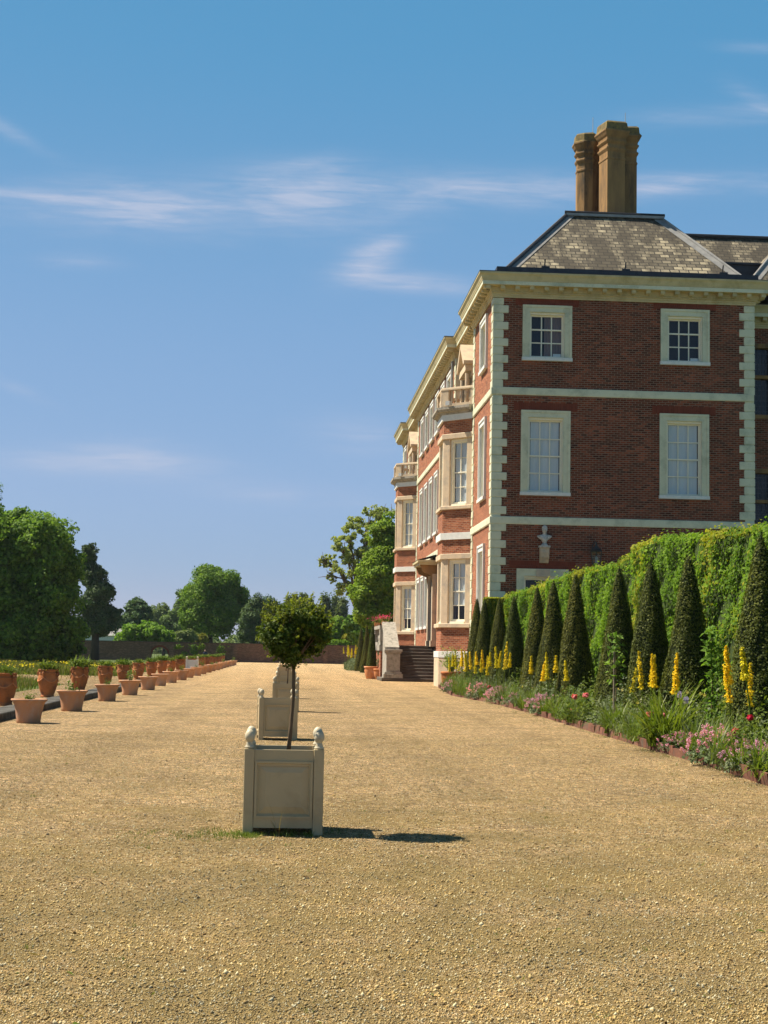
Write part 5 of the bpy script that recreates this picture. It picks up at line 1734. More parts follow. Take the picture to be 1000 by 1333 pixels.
def mound(seed, r_, h, n, leafm, size, fl=None):
    """leafy mound with flower heads: fl = (material, count, head radius, petals, height above, petal size)"""
    rs = np.random.RandomState(seed)
    d = unit(rs.normal(0, 1, (n, 3))); d[:, 2] = np.abs(d[:, 2])
    P = d * np.array([r_, r_, h]) * rs.uniform(.45, 1.0, (n, 1)) ** .5 * (1 + .15 * np.sin(d[:, :1] * 9 + seed))
    V, F = leaves(P, d + [0, 0, .5], size, rs, .45, .5)
    body = np_mesh('foliage', V, F, [leafm])
    fm = None
    if fl:
        mat_, cnt, hr, pet, up, ps = fl
        PP, NN = [], []
        for k in range(cnt):
            e = unit(rs.normal(0, 1, 3) + np.array([-.35, -.55, .5])); e[2] = abs(e[2])
            c = e * np.array([r_, r_, h]) * rs.uniform(.85, 1.12) + np.array([0, 0, up * rs.uniform(.5, 1.1)])
            dd = unit(rs.normal(0, 1, (pet, 3)))
            PP.append(c + dd * hr * rs.uniform(.5, 1.0, (pet, 1))); NN.append(dd + np.array([0, 0, .25]))
        V, F = leaves(np.concatenate(PP), np.concatenate(NN), ps, rs, .8, .35)
        fm = np_mesh('blossoms', V, F, [mat_])
    return body, fm
def plant(name, loc, meshes, label, cat, group=None, s=1.0, rz=0.0):
    r = empty(name, loc, label, cat, group, rz)
    for nm, me in zip(('foliage', 'blossoms'), meshes):
        if me is not None: put(nm, me, r)
    r.scale = (s, s, s)
    return r
# peonies: one bush per colour
GP = 'peonies in flower along the bed'
for px, py, D, m_, lab in [(846, 930, 21.6, 'rose_pink', 'leafy peony with a salmon pink bloom above the strap-leaved daylilies'), (865, 931, 21.0, 'rose_pink', 'peony with a smaller pale pink bloom left of the irises'), (841, 958, 20.2, 'magenta', 'peony with one hot pink bloom hanging over the edging tiles'),
                       (748, 907, 29.0, 'rose_pink', 'peony with pink bloom at the foot of the middle yew cones'), (763, 905, 28.0, 'rose_pink', 'peony with a peach pink bloom beside the sapling stake'), (958, 953, 18.3, 'crimson', 'peony with a large crimson bloom behind the pink thrift'),
                       (977, 934, 18.6, 'crimson', 'peony with small scarlet blooms at the right edge of the picture'), (607, 891, 49.5, 'crimson', 'peony with dark red bloom near the house end of the bed'), (638, 895, 44, 'crimson', 'peony with deep red bloom beside the far pink thrift'), (741, 925, 27.2, 'rose_pink', 'pale pink peony flopping forward over the bed edge')]:
    D = (5.78 if px > 650 else 6.12) * 2000 / (px - 373)
    p = at(px, py, D)
    p.z = max(p.z, .2)
    rs = np.random.RandomState(px)
    V1, F1 = blades(0, (0, 0, 0), .1, .1, .1, .1, rs) if False else leaves(unit(rs.normal(0, 1, (170, 3))) * [.24, .24, max(.14, p.z * .42)] * rs.uniform(.5, 1, (170, 1)) + [0, 0, max(.15, p.z * .45)], rs.normal(0, .5, (170, 3)) + [-.3, -.3, 1], .10, rs, .34, .4)
    r = empty('peony', (p.x, p.y + .06, .05), lab, 'peony', GP)
    put('foliage', np_mesh('foliage', V1, F1, ['bed_leaf']), r)
    st = MB().mat('strap_leaf'); st.tube([(0, 0, 0), (0, -.02, p.z * .6), (0, -.06, p.z - .06)], [.006, .006, .005], 5); st.build('stem', r)
    dd = unit(rs.normal(0, 1, (90, 3))); rad_ = .062 if m_ != 'crimson' or D < 30 else .075
    if lab.find('smaller') > 0 or lab.find('small scarlet') > 0: rad_ = .042
    V, F = leaves(dd * rad_ * rs.uniform(.35, 1, (90, 1)) * [1, 1, .8] + [0, -.06, p.z - .05], dd + [0, 0, .4], rad_ * .85, rs, .9, .3)
    put('flower', np_mesh('flower', V, F, [m_]), r)
# pink thrift clumps
TH = [mound(200 + k, .36, .24, 700, 'glaucous_leaf', .055, ('pink_flower', 95, .024, 14, .13, .019)) for k in range(2)]
for k, (px, py, D, s_, lab) in enumerate([(945, 955, 19.3, 1.25, 'broad clump of pale pink thrift behind the loose edging tile'), (885, 978, 19.0, .75, 'small pink thrift clump spilling at the bed edge below the irises'), (995, 1000, 16.7, 1.0, 'pink thrift clump nearest the camera at the right edge'),
                       (632, 905, 45.5, 1.3, 'pink thrift clump farthest along the bed by the corner'), (652, 903, 42.5, 1.2, 'second farthest pink thrift, beside the dark red peony'), (693, 918, 36.0, 1.25, 'pink thrift clump halfway along the bed edge'), (597, 896, 50.5, 1.1, 'pale mauve thrift in front of the far lilies'), (668, 908, 39.5, .9, 'little pink thrift tuft between two larger clumps')]):
    D = (5.72 if px > 670 else 6.1) * 2000 / (px - 373)
    plant('thrift', (float(edge(D)) + .14, D, .06), TH[k % 2], lab, 'thrift', 'pink thrift clumps along the bed', s_, k * 1.2)
# strap-leaved daylilies
for k, (px, D, L, lab) in enumerate([(815, 23.2, 1.0, 'large striped daylily clump arching over the edging tiles'), (775, 27, .6, 'daylily clump left of the large arching one'), (742, 31, .5, 'daylily clump third from the right, below the middle cones'), (672, 38.5, .45, 'small daylily clump halfway to the house'), (984, 17.3, .55, 'daylily tuft at the right edge beside the thrift'), (930, 19.0, .4, 'fine grassy tuft in front of the thrift')]):
    rs = np.random.RandomState(300 + k)
    V, F = blades(190 if k == 0 else 100, (0, 0, 0), .26, L, .032, 1.15, rs, 6, 1.0)
    o = put('daylily', np_mesh('daylily', V, F, ['strap_leaf']))
    o.location = (float(edge(D)) + .2, D, .06)
    tag(o, lab, 'daylily', 'daylily clumps along the bed edge')
# irises
def iris(loc, h, lab, k, grp):
    rs = np.random.RandomState(400 + k)
    r = empty('iris', loc, lab, 'iris', grp)
    V, F = blades(16, (0, 0, 0), .06, h * .62, .03, .25, rs, 4, .6); put('foliage', np_mesh('foliage', V, F, ['glaucous_leaf']), r)
    st = MB().mat('strap_leaf'); st.tube([(0, 0, 0), (.01, 0, h * .5), (0, 0, h - .04)], [.007, .006, .005], 5); st.build('stem', r)
    a = np.arange(9) * 2 * PI / 3 + rs.rand(9) * .5
    up_ = np.repeat([1, -1, .3], 3)
    P = np.stack([.026 * np.cos(a), .026 * np.sin(a), h + .028 * up_], 1)
    V, F = leaves(P, np.stack([np.cos(a), np.sin(a), .2 * up_], 1), .075, rs, .75, .15); put('flower', np_mesh('flower', V, F, ['lilac']), r)
for k, (px, py, D) in enumerate([(884.5, 903, 23.0), (893, 911, 22.4)]):
    p = at(px, py, D)
    iris((p.x, p.y, .06), p.z - .07, ['lavender iris bloom, upper left of the pair', 'lavender iris bloom, lower right of the pair'][k], k, 'lavender irises in the bed')
for k in range(5):
    iris((4.8 + .22 * k, 119.2 - .4 * k, .05), 1.05, f'lilac iris in the far bed, {"leftmost" if k == 0 else ORD[k] + " from the left"}', 10 + k, 'lilac irises in the far bed')
# rose bushes with pale buds between the cones
RB = [mound(500 + k, .42, .8, 620, 'glaucous_leaf', .085, ('pale_yellow', 7, .03, 12, .02, .035)) for k in range(2)]
for k, (X, D, s_) in enumerate([(6.65, 24.6, .95), (6.6, 27.9, .9), (6.7, 30.6, .85), (6.6, 34.6, .85), (6.6, 38.4, .9), (6.6, 41.2, .85), (6.6, 44.8, .8), (6.5, 49, .75)]):
    plant('rose_bush', (X, D, .05), RB[k % 2], f'grey-green rose bush with pale buds between yew cones, {"nearest the camera" if k == 0 else ORD[k] + " from the camera"}', 'rose bush', 'rose bushes between the yew cones', s_, k * .9)
# saplings
for k, (px, D, h, stake, lab) in enumerate([(803, 28.6, 1.72, True, 'young sapling tied to a thin grey stake before the yew cones'), (930, 23.0, 1.78, False, 'leafy young sapling between the two nearest yew cones')]):
    rs = np.random.RandomState(600 + k)
    X = (px - 372.5) * D / 2000
    r = empty('sapling', (X, D, .05), lab, 'sapling')
    st = MB().mat('bark'); st.tube([(.03, 0, 0), (.05, .01, h * .5), (.03, 0, h * .95)], [.012, .01, .005], 6); st.build('stem', r)
    if stake:
        st = MB().mat('wood_post'); st.tube([(0, -.02, 0), (.005, -.02, 1.45)], [.017, .017], 8); st.build('stake', r)
    n = 260 if not stake else 130
    t = rs.rand(n) ** .7; a = rs.uniform(0, 2 * PI, n); q = rs.rand(n) * (.17 if not stake else .2)
    z = h * ((.45 if stake else .25) + (.6 if stake else .78) * t)
    V, F = leaves(np.stack([.04 + q * np.cos(a), q * np.sin(a), z], 1), rs.normal(0, .5, (n, 3)) + [-.3, -.3, .8], .105, rs, .5, .4); put('foliage', np_mesh('foliage', V, F, ['lime_leaf']), r)

# ------------------------------------------------------------------ garden wall at the end, with its gate arch
GW = empty('garden_wall', (-5, 175, 0), 'long low brick garden wall with an arched opening at the end of the gravel', 'wall')
def wrel(mb, name, par=None):
    o = mb.build(name, par or GW)
    o.matrix_parent_inverse = Matrix.Translation((5, -175, 0))
    return o
b = MB().mat('wall_brick')
ax, aw, az = -14.05, .92, .62
b.box(-42, ax - aw, 175, 175.4, -.3, 2.02); b.box(ax + aw, 17, 175, 175.4, -.3, 2.02)
n = 14
vs = []
for i in range(n + 1):
    a = PI * (1 - i / n)
    vs += [(ax + aw * math.cos(a), 175, az + aw * math.sin(a)), (ax + aw * math.cos(a), 175, 2.02), (ax + aw * math.cos(a), 175.4, az + aw * math.sin(a))]
fs = [(3 * i, 3 * i + 1, 3 * i + 4, 3 * i + 3) for i in range(n)] + [(3 * i, 3 * i + 3, 3 * i + 5, 3 * i + 2) for i in range(n)]
b.add(vs, fs)
wrel(b, 'brickwork')
b = MB().mat('grey_stone')
b.mat('wall_brick'); b.box(-42, 17, 174.95, 175.45, 2.02, 2.09); b.mat('dark_stone'); b.box(-42, 17, 174.92, 175.48, 2.09, 2.15); wrel(b, 'coping')
for x in (-15.35, -12.7, -5.6, 4.6):
    b = MB().mat('wall_brick'); b.box(x - .3, x + .3, 174.75, 175.0, -.2, 1.95); b.box(x - .22, x + .22, 174.8, 175, 1.95, 2.02); wrel(b, 'buttress')
b = MB().mat('gauged_brick')
for i in range(n):
    a0, a1 = PI * i / n, PI * (i + 1) / n
    q = [(ax + r_ * math.cos(a), 174.985, az + r_ * math.sin(a)) for r_, a in ((aw, a0), (aw + .22, a0), (aw + .22, a1), (aw, a1))]
    b.add(q, [(0, 1, 2, 3)])
wrel(b, 'arch_ring')
b = MB().mat('iron')
for k in range(9):
    x = ax - .8 + k * .2
    b.tube([(x, 175.2, 0), (x, 175.2, az + math.sqrt(max(.02, aw ** 2 - (x - ax) ** 2)) - .03)], [.015, .015], 5)
b.tube([(ax - .9, 175.2, .2), (ax + .9, 175.2, .2)], [.02, .02], 5); b.tube([(ax - .9, 175.2, 1.0), (ax + .9, 175.2, 1.0)], [.02, .02], 5)
wrel(b, 'iron_gate')
for k, (px, py, w_, h_) in enumerate([(232, 842, 6, 4), (252, 843, 6, 6), (262, 842, 5, 5), (254, 850, 5, 3), (288, 845, 7, 7), (240, 851, 5, 3)]):
    rs = np.random.RandomState(700 + k)
    p = at(px, py, 174.8)
    n = 130
    P = np.stack([rs.normal(0, w_ * .0875 * .45, n), rs.normal(-.05, .06, n), rs.normal(0, h_ * .0875 * .4, n)], 1)
    V, F = leaves(P, np.tile([-.2, -1, .4], (n, 1)), .16, rs, .6, .5)
    o = put('wall_creeper', np_mesh('wall_creeper', V, F, ['hedge_leaf'])); o.location = p
    tag(o, f'small green climber on the garden wall, {"leftmost" if k == 0 else ["", "third from the left, upper", "fourth from the left", "low one under the third", "rightmost and largest", "low one just right of the leftmost"][k]}', 'creeper', 'creepers on the garden wall')

# a seated visitor by the wall
def person(loc):
    r = empty('person', loc, 'person in a navy top sitting by the garden wall behind the far urns', 'person')
    me = bpy.data.meshes.new('body')
    J = [(0, 0, .50), (0, .02, .75), (0, .03, .98), (0, .03, 1.07), (0, 0, 1.17), (0, -.01, 1.27), (-.18, .03, .97), (-.24, -.02, .70), (-.16, -.22, .60), (.18, .03, .97), (.24, -.02, .70), (.16, -.22, .60),
         (-.10, -.02, .47), (-.12, -.42, .48), (-.12, -.42, .06), (-.12, -.56, .03), (.10, -.02, .47), (.12, -.42, .48), (.12, -.42, .06), (.12, -.56, .03)]
    E = [(0, 1), (1, 2), (2, 3), (3, 4), (4, 5), (2, 6), (6, 7), (7, 8), (2, 9), (9, 10), (10, 11), (0, 12), (12, 13), (13, 14), (14, 15), (0, 16), (16, 17), (17, 18), (18, 19)]
    Rr = [.14, .13, .13, .055, .09, .07, .06, .045, .03, .06, .045, .03, .09, .06, .045, .04, .09, .06, .045, .04]
    me.from_pydata(J, E, [])
    o = put('body', me, r)
    o.modifiers.new('skin', 'SKIN')
    for k, v in enumerate(me.skin_vertices[0].data): v.radius = (Rr[k], Rr[k]); v.use_root = (k == 0)
    sb = o.modifiers.new('sub', 'SUBSURF'); sb.levels = 1; sb.render_levels = 1
    me.materials.append(MATS['navy_cloth'])
    b = MB().mat('skin'); b.smooth = True; b.loft([(0, -.012, 1.10, .04, .045), (0, -.015, 1.13, .07, .08), (0, -.015, 1.18, .082, .10), (0, -.012, 1.24, .08, .098), (0, -.005, 1.29, .05, .06), (0, 0, 1.31, .01, .01)], 16); b.loft([(0, -.11, 1.16, .012, .012), (0, -.118, 1.18, .014, .016), (0, -.11, 1.2, .008, .01)], 8); b.build('face', r)
    b = MB().mat('hair'); b.smooth = True; b.loft([(0, .06, 1.02, .07, .03), (0, .045, 1.12, .095, .07), (0, .02, 1.20, .098, .10), (0, .012, 1.28, .08, .09), (0, .01, 1.33, .03, .03)], 16); b.build('hair', r)
    return r
person((-8.75, 170.5, .02))
bn = empty('bench', (-8.75, 170.6, 0), 'plain wooden bench under the seated person by the wall', 'bench')
b = MB().mat('wood_post')
b.box(-.8, .8, -.12, .3, .38, .43); b.build('seat', bn)
for x in (-.7, .7):
    b = MB().mat('wood_post'); b.box(x - .05, x + .05, -.08, .26, 0, .38); b.build('leg', bn)

# outbuildings beyond the wall
wb = empty('outbuilding', (-22.5, 190, 0), 'low white outbuilding half hidden behind the big left tree', 'outbuilding')
b = MB().mat('white_paint'); b.box(-2.4, 2.4, -2, 2, 0, 2.9); b.build('wall', wb)
b = MB().mat('lead'); b.add([(-2.7, -2.3, 2.8), (2.7, -2.3, 2.8), (2.7, 2.3, 2.8), (-2.7, 2.3, 2.8), (-2.7, 0, 3.7), (2.7, 0, 3.7)], [(0, 1, 5, 4), (2, 3, 4, 5), (0, 4, 3), (1, 2, 5)]); b.build('roof', wb)
b = MB().mat('dark_room'); b.box(-.3, .4, -2.02, -1.9, 1.2, 2.2); b.build('window', wb)
ct = empty('cottage', (9.6, 192, 0), 'small brick cottage with orange roof glimpsed through the trees left of the steps', 'cottage')
b = MB().mat('red_brick'); b.box(-2.2, 2.2, -2, 2, 0, 3.6); b.build('wall', ct)
b = MB().mat('orange_tile'); b.add([(-2.5, -2.3, 3.5), (2.5, -2.3, 3.5), (2.5, 2.3, 3.5), (-2.5, 2.3, 3.5), (-2.5, 0, 5.3), (2.5, 0, 5.3)], [(0, 1, 5, 4), (2, 3, 4, 5), (0, 4, 3), (1, 2, 5)]); b.build('roof', ct)
b = MB().mat('dark_room'); b.box(-1.2, -.3, -2.02, -1.9, 2.0, 3.0); b.build('window', ct)

# ------------------------------------------------------------------ trees
def tree(name, label, D, blobs, n, leaf, matn, seed, clump=.26, group=None, trunk=True, limbs=7, inner=.35, dens=26, cat='tree', jit=.55, bark='dark_bark', twig=False):
    """blobs: (px, py, half width px, half height px) of crown masses, all standing at distance D"""
    rs = np.random.RandomState(seed)
    B = []
    for px, py, rx, ry in blobs:
        c = at(px, py, D); s_ = D / 2000
        B.append((np.array([c.x, D + rs.uniform(-.4, .4) * rx * s_, c.z]), np.array([rx * s_, rx * s_, ry * s_])))
    area = np.array([b[1][0] * b[1][2] for b in B]); area = area / area.sum()
    x0 = float(sum(b[0][0] * a for b, a in zip(B, area)))
    root = empty(name, (x0, D, 0), label, cat, group)
    off = np.array([x0, D, 0])
    PP, NN, CC = [], [], []
    for (c, r), a in zip(B, area):
        k = max(8, int(dens * (1 + 1.5 * a)))
        d = unit(rs.normal(0, 1, (k, 3)))
        cl = c + d * r * rs.uniform(.5, .92, (k, 1))
        cr = clump * (r.mean()) * rs.uniform(.7, 1.3, k)
        m = max(10, int(n * a / k))
        ld = unit(rs.normal(0, 1, (k, m, 3)))
        sh = cr[:, None, None] * np.array([1.15, 1.15, .85]) * rs.uniform(.55, 1.08, (k, m, 1))
        P = (cl[:, None] + ld * sh).reshape(-1, 3)
        PP.append(P); NN.append(unit(ld.reshape(-1, 3) * .8 + unit(P - c) * .4 + [-.15, 0, .6])); CC.append(cl)
        if inner > 0:
            q = int(n * a * inner)
            d = unit(rs.normal(0, 1, (q, 3)))
            PP.append(c + d * r * rs.uniform(.3, .85, (q, 1))); NN.append(d + [0, 0, .3])
    P = np.concatenate(PP); Nn = np.concatenate(NN); CC = np.concatenate(CC)
    keep = P[:, 2] > .05
    P, Nn = P[keep], Nn[keep]
    V, F = leaves(P - off, Nn, leaf, rs, .62, jit)
    put('crown', np_mesh('crown', V, F, [matn]), root)
    if trunk:
        b = MB().mat(bark); b.smooth = True
        zt = max(float(c[2]) for c, r in B); R_ = max(.12, .035 * zt) * (.62 if twig else 1)
        fork = Vector((0, 0, zt * .42))
        b.tube([(0, 0, -.2), (0, 0, zt * .2), tuple(fork)], [R_ * 1.35, R_, R_ * .85], 10)
        ends = CC[rs.choice(len(CC), min(limbs, len(CC)), replace=False)] - off
        for e in ends:
            e = Vector(e); md_ = fork.lerp(e, .5) + Vector((0, 0, .06 * zt))
            b.tube([tuple(fork - Vector((0, 0, zt * .1))), tuple(md_), tuple(e)], [R_ * .6, R_ * .34, R_ * .10], 7)
            if twig:
                for _q in range(3):
                    f_ = e + Vector(rs.normal(0, .55, 3))
                    b.tube([tuple(md_.lerp(e, .4)), tuple(e.lerp(f_, .5)), tuple(f_)], [R_ * .16, R_ * .1, R_ * .04], 5)
        b.build('trunk', root)
    return root
tree('maple_tree', 'huge dark green broadleaf tree at the left over the meadow', 112, [(48, 722, 58, 66), (25, 700, 36, 44), (62, 790, 54, 66), (5, 775, 58, 88), (78, 745, 30, 50), (-25, 730, 60, 80), (30, 835, 80, 34), (88, 830, 26, 34)], 95000, .27, 'maple_leaf', 1, .25, dens=44, limbs=12)
tree('maple_tree', 'taller tree whose edge shows at the left border above the big tree', 135, [(-32, 650, 34, 52), (-28, 700, 36, 50)], 14000, .28, 'maple_leaf', 2)
tree('pine_tree', 'blackish ragged pine right behind the big left tree', 165, [(116, 722, 10, 18), (122, 748, 18, 18), (130, 772, 22, 14), (122, 786, 26, 18), (142, 800, 17, 14), (126, 812, 28, 18)], 26000, .25, 'pine_leaf', 3, .3, dens=26, jit=.8)
tree('oak_tree', 'rounded dark tree beyond the wall just right of the pine', 235, [(176, 803, 19, 27), (168, 815, 18, 20), (188, 812, 14, 20)], 9000, .55, 'dark_leaf', 4)
tree('willow_tree', 'pale grey-green distant tree in the gap left of the chestnut', 290, [(208, 808, 19, 24), (222, 818, 18, 20)], 9000, .45, 'grey_leaf', 5)
tree('willow_tree', 'soft pale green tree leaning against the left of the chestnut', 262, [(238, 796, 15, 30), (228, 814, 20, 22)], 9000, .42, 'grey_leaf', 6)
tree('garden_shrub', 'broad bright green shrub rising above the wall behind the arch', 181, [(172, 828, 18, 14), (195, 825, 18, 14), (214, 830, 14, 10), (158, 833, 10, 8)], 9000, .34, 'lime_leaf', 7, .4, trunk=False, cat='shrub')
tree('garden_shrub', 'grey-green shrub over the wall between the bright shrub and the chestnut', 184, [(232, 832, 14, 9), (245, 828, 10, 8)], 4000, .3, 'grey_leaf', 8, .4, trunk=False, cat='shrub')
tree('chestnut_tree', 'large round chestnut tree standing alone behind the wall in the centre', 205, [(276, 768, 38, 33), (258, 790, 26, 34), (298, 785, 25, 38), (276, 800, 42, 30), (250, 808, 18, 18)], 62000, .32, 'chestnut_leaf', 9, .27, dens=44, limbs=10)
tree('yew_tree', 'dark upright yew right of the chestnut, left of the pair', 196, [(334, 796, 13, 26), (326, 812, 14, 24), (318, 820, 8, 20), (333, 826, 14, 14)], 13000, .25, 'dark_leaf', 10, .34)
tree('yew_tree', 'dark upright yew right of the chestnut, right of the pair', 199, [(352, 798, 12, 26), (358, 812, 11, 22), (352, 826, 12, 14)], 10000, .25, 'dark_leaf', 11, .34)
for k, (px, top, hw) in enumerate([(376, 772, 5), (385, 769, 6), (394, 770, 6), (403, 774, 5), (424, 771, 6), (436, 771, 5), (446, 775, 6)]):
    hh_ = (822 - top) / 2
    tree('poplar_tree', f'slender distant poplar, {"leftmost" if k == 0 else ORD[k] + " from the left"} of the row', 330 + 6 * (k % 3), [(px, top + hh_ * .8, hw * .8, hh_ * .8), (px, top + hh_ * 1.25, hw, hh_ * .75)], 2600, .55, 'poplar_leaf', 20 + k, .5, group='row of distant poplars', dens=22, limbs=3)
tree('garden_shrub', 'rounded green bush above the wall right of the planter tree', 184, [(438, 818, 12, 15), (428, 828, 12, 10), (447, 828, 8, 10)], 6000, .32, 'hedge_leaf', 30, .4, trunk=False, cat='shrub')
tree('garden_shrub', 'golden leaved shrub above the wall left of the far lilies', 179, [(458, 832, 11, 9), (466, 836, 7, 7)], 4500, .28, 'gold_leaf', 31, .4, trunk=False, cat='shrub')
tree('garden_shrub', 'small golden bush over the wall below the chestnut', 186, [(262, 831, 9, 6)], 2200, .28, 'gold_leaf', 32, .4, trunk=False, cat='shrub')
tree('garden_shrub', 'clipped low dark hedge-like bush showing over the wall by the golden shrub', 178, [(436, 838, 9, 4), (448, 838, 8, 4)], 2000, .25, 'hedge_leaf', 33, .5, trunk=False, cat='shrub')
tree('walnut_tree', 'airy thin-leaved tree with open branches left of the house', 152, [(500, 672, 24, 16), (470, 690, 26, 22), (447, 712, 20, 18), (428, 730, 13, 11), (452, 742, 26, 13), (480, 720, 20, 26), (450, 768, 22, 12), (500, 700, 20, 22), (432, 752, 8, 8), (420, 734, 7, 5), (462, 725, 22, 16), (485, 665, 16, 8)], 12000, .25, 'walnut_leaf', 34, .17, inner=.02, dens=21, limbs=26, twig=True, bark='bark')
tree('lime_tree', 'dense sunlit bright green tree tucked against the far end of the house', 126, [(502, 700, 20, 30), (490, 750, 26, 34), (506, 740, 24, 50), (474, 775, 20, 26), (500, 790, 26, 30), (478, 800, 20, 22)], 42000, .25, 'lime_leaf', 35, .32, dens=34)
tree('garden_shrub', 'dark green shrubs in shade behind the far yew cones', 140, [(470, 822, 14, 18), (456, 812, 8, 14)], 4500, .32, 'maple_leaf', 36, .4, trunk=False, cat='shrub')
# far woods closing the view beyond the garden
rs = np.random.RandomState(43); n = 42000
X = rs.uniform(-110, 60, n); Y = rs.uniform(380, 400, n)
top_ = 4.6 + 1.6 * np.sin(X * .21) + 1.2 * np.sin(X * .53 + 1) + .7 * np.sin(X * 1.3)
P = np.stack([X, Y, top_ * rs.rand(n) ** .8], 1)
V, F = leaves(P, rs.normal(0, .6, (n, 3)) + [-.3, -.4, .7], .8, rs, .6, .5)
tag(put('far_woods', np_mesh('far_woods', V, F, ['grey_leaf'])), kind='stuff')
# low growth of the far bed
n = 5000
X = rs.uniform(4.7, 6.6, n); Y = rs.uniform(115, 123, n)
V, F = leaves(np.stack([X, Y, rs.rand(n) * (.75 + .2 * np.sin(X * 5))], 1), rs.normal(0, .5, (n, 3)) + [-.4, -.5, .8], .13, rs, .4, .5)
tag(put('ground_cover', np_mesh('ground_cover', V, F, ['glaucous_leaf'])), kind='stuff')
# leaf mass added to stand in for the shade below the left tree
rs = np.random.RandomState(44); n = 9000
X = rs.uniform(-27, -17, n); Y = rs.uniform(118, 128, n)
P = np.stack([X, Y, rs.rand(n) ** 1.5 * (1.5 + .5 * np.sin(X * 1.3))], 1)
V, F = leaves(P, rs.normal(0, .6, (n, 3)) + [0, -.5, .6], .3, rs, .5, .5)
tag(put('shade_foliage', np_mesh('shade_foliage', V, F, ['maple_leaf'])), kind='stuff')

# meadow between the urns and the left tree
rs = np.random.RandomState(45)
n = 62000
Y = 34 + 82 * rs.rand(n) ** .85
X = -(6.75 + rs.rand(n) * (Y * .19 - 3.4))
ok = ~((X > -9.3) & (Y < 40)) & ~((Y > 57.5) & (Y < 76) & (rs.rand(n) > .04)) & ((Y > 74) | (X < -8.6) | (rs.rand(n) > .8))
X, Y = X[ok], Y[ok]; n = len(X)
tall = np.clip((-(X) - 7.2) / 2.0, .12, 1) * (.32 + .17 * np.sin(X * .9 + Y * .3)) * np.where(Y > 76, 1.0, .75)
L = tall * rs.uniform(.5, 1.1, n); a = rs.uniform(0, 2 * PI, n); w_ = .012 + .006 * (Y / 60)
ex = rs.normal(0, .28, n) * L; ey = rs.normal(0, .28, n) * L
b0 = np.stack([X - w_ * np.cos(a), Y - w_ * np.sin(a), np.zeros(n)], 1); b1 = np.stack([X + w_ * np.cos(a), Y + w_ * np.sin(a), np.zeros(n)], 1)
m0 = np.stack([X + ex * .35 - w_ * .8 * np.cos(a), Y + ey * .35 - w_ * .8 * np.sin(a), L * .6], 1); m1 = np.stack([X + ex * .35 + w_ * .8 * np.cos(a), Y + ey * .35 + w_ * .8 * np.sin(a), L * .6], 1)
t0 = np.stack([X + ex, Y + ey, L], 1); t1 = t0 + [.004, 0, 0]
V = np.stack([b0, b1, m0, m1, t0, t1], 1).reshape(-1, 3); i6 = np.arange(n) * 6
F = np.concatenate([np.stack([i6, i6 + 1, i6 + 3, i6 + 2], 1), np.stack([i6 + 2, i6 + 3, i6 + 5, i6 + 4], 1)])
mi = (rs.rand(n) > .8).astype(int); M = np.concatenate([mi, mi])
k = 1500
Yf = 78 + 36 * rs.rand(k); Xf = -(8.5 + rs.rand(k) * (Yf * .19 - 5)); cl = np.sin(Yf * .7 + Xf) + np.sin(Xf * 1.7) > -.1
Yf, Xf = Yf[cl], Xf[cl]
Vf, Ff = leaves(np.stack([Xf, Yf, .26 + .2 * rs.rand(len(Xf))], 1), rs.normal(0, .5, (len(Xf), 3)) + [0, -.4, 1], .10, rs, .8, .4)
V, F, M2 = merge([(V, F, 0), (Vf, Ff, 2)]); M2[:len(M)] = M
tag(put('meadow_grass', np_mesh('meadow_grass', V, F, ['meadow_grass', 'straw', 'yellow_flower'], M2)), kind='stuff')

# weeds and grass in the gravel: by the first planter and here and there
rs = np.random.RandomState(46)
soup = []
def tuft(x, y_, n, r_, L, m):
    V, F = blades(n, (x, y_, 0), r_, L, .0042, .8, rs, 3); soup.append((V, F, m))
for k in range(230):
    q_ = rs.rand() ** 1.9; x = -.20 - q_ * 1.1; y_ = 11.84 + rs.normal(0, .10 + .22 * q_)
    tuft(x, y_, 7, .06, rs.uniform(.010, .045) * (1 - .6 * q_), 0)
for k in range(26):
    tuft(rs.uniform(-.32, .25), 11.86 + rs.normal(0, .05), 8, .04, rs.uniform(.03, .07), 0)
tuft(-.02, 11.82, 5, .01, .26, 1); tuft(.45, 12.0, 6, .02, .13, 0); tuft(.40, 12.05, 5, .02, .1, 0)
for k in range(150):
    y_ = 6 + rs.rand() ** .8 * 16; x = rs.uniform(-.18, .30) * y_
    tuft(x, y_, rs.randint(4, 9), .03, rs.uniform(.012, .04), 0 if rs.rand() > .3 else 1)
for k in range(130):
    y_ = 15 + 30 * rs.rand(); x = float(edge(y_)) - .05 - abs(rs.normal(0, .3))
    tuft(x, y_, 7, .05, rs.uniform(.02, .06), 0)
V = np.concatenate([s[0] for s in soup]); off = np.cumsum([0] + [len(s[0]) for s in soup[:-1]])
F = np.concatenate([s[1] + o_ for s, o_ in zip(soup, off)]); M = np.concatenate([np.full(len(s[1]), s[2]) for s in soup])
tag(put('grass_tufts', np_mesh('grass_tufts', V, F, ['turf_blade', 'straw'], M)), kind='stuff')

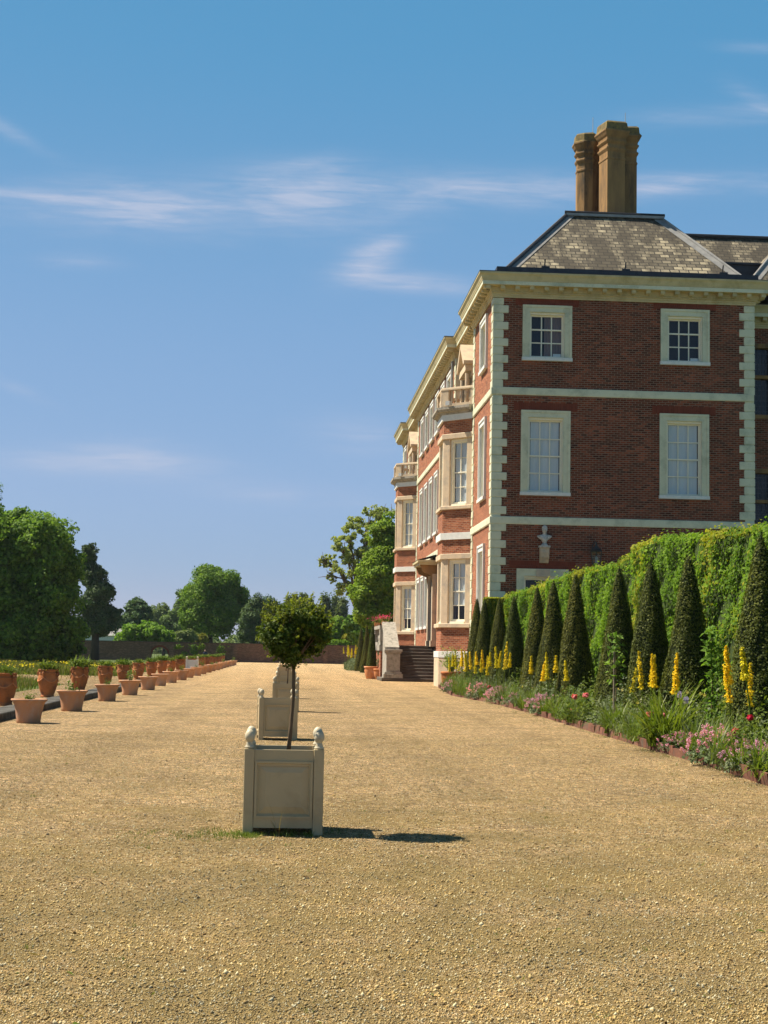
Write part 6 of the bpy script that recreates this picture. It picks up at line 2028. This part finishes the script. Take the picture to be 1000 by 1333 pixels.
# loose stones lying on the gravel near the camera
rs = np.random.RandomState(47)
n = 260000
Y = 5.0 + 21 * rs.rand(n) ** 1.3
X = rs.uniform(-.215, .345, n) * Y
s_ = np.clip(.0040 * np.exp(rs.normal(0, .36, n)), .0025, .014)
O = np.array([[1, 0, 0], [0, 1, 0], [-1, 0, 0], [0, -1, 0], [0, 0, 1], [0, 0, -1]], float)
O = O[None] * (1 + rs.uniform(-.5, .4, (n, 6, 1))) + rs.uniform(-.35, .35, (n, 6, 3)) * np.stack([np.ones(n) * 1.15, np.ones(n) * .9, np.ones(n) * .6], 1)[:, None]
a = rs.uniform(0, 2 * PI, n)
c_, q_ = np.cos(a)[:, None], np.sin(a)[:, None]
Vx = O[..., 0] * c_ - O[..., 1] * q_; Vy = O[..., 0] * q_ + O[..., 1] * c_
tl = rs.normal(0, .25, (n, 1))
V = np.stack([Vx, Vy, O[..., 2] + Vx * tl], -1) * s_[:, None, None] + np.stack([X, Y, s_ * .3], 1)[:, None]
T = np.array([[0, 1, 4], [1, 2, 4], [2, 3, 4], [3, 0, 4], [1, 0, 5], [2, 1, 5], [3, 2, 5], [0, 3, 5]])
F = (np.arange(n) * 6)[:, None, None] + T[None]
tag(put('loose_gravel', np_mesh('loose_gravel', V.reshape(-1, 3), F.reshape(-1, 3), ['loose_stone'])), kind='stuff')

# dry bits blown over the gravel: straw, husks, small leaves
rs = np.random.RandomState(48); n = 5200
Y = 5.2 + 22 * rs.rand(n) ** 1.3; X = rs.uniform(-.215, .345, n) * Y
k_ = (np.sin(X * 1.9 + Y * .7) + np.sin(Y * 1.3 - X * .8) + rs.normal(0, .8, n)) > -.2
X, Y = X[k_], Y[k_]; n = len(X)
P = np.stack([X, Y, np.full(n, .010)], 1)
V, F = leaves(P, np.tile([0, 0, 1.0], (n, 1)), np.clip(.016 * np.exp(rs.normal(0, .5, n)), .006, .05), rs, .3, .35)
M = rs.choice(3, n, p=[.55, .3, .15])
tag(put('leaf_litter', np_mesh('leaf_litter', V, F, ['dry_leaf', 'straw', 'turf_blade'], M)), kind='stuff')

# thin summer haze over the whole garden
b = MB()
b.box(-1420, 1420, -80, 1820, -1.05, 27)
hz = b.build('haze')
hm = bpy.data.materials.new('haze_air'); hm.use_nodes = True
hn = hm.node_tree
for n_ in list(hn.nodes):
    if n_.type == 'BSDF_PRINCIPLED': hn.nodes.remove(n_)
pv = hn.nodes.new('ShaderNodeVolumePrincipled')
pv.inputs['Color'].default_value = (0.80, 0.88, 1.0, 1)
pv.inputs['Density'].default_value = 0.00008
pv.inputs['Anisotropy'].default_value = 0.2
hn.links.new(pv.outputs[0], hn.nodes['Material Output'].inputs['Volume'])
hz.data.materials.append(hm)
tag(hz, kind='stuff')
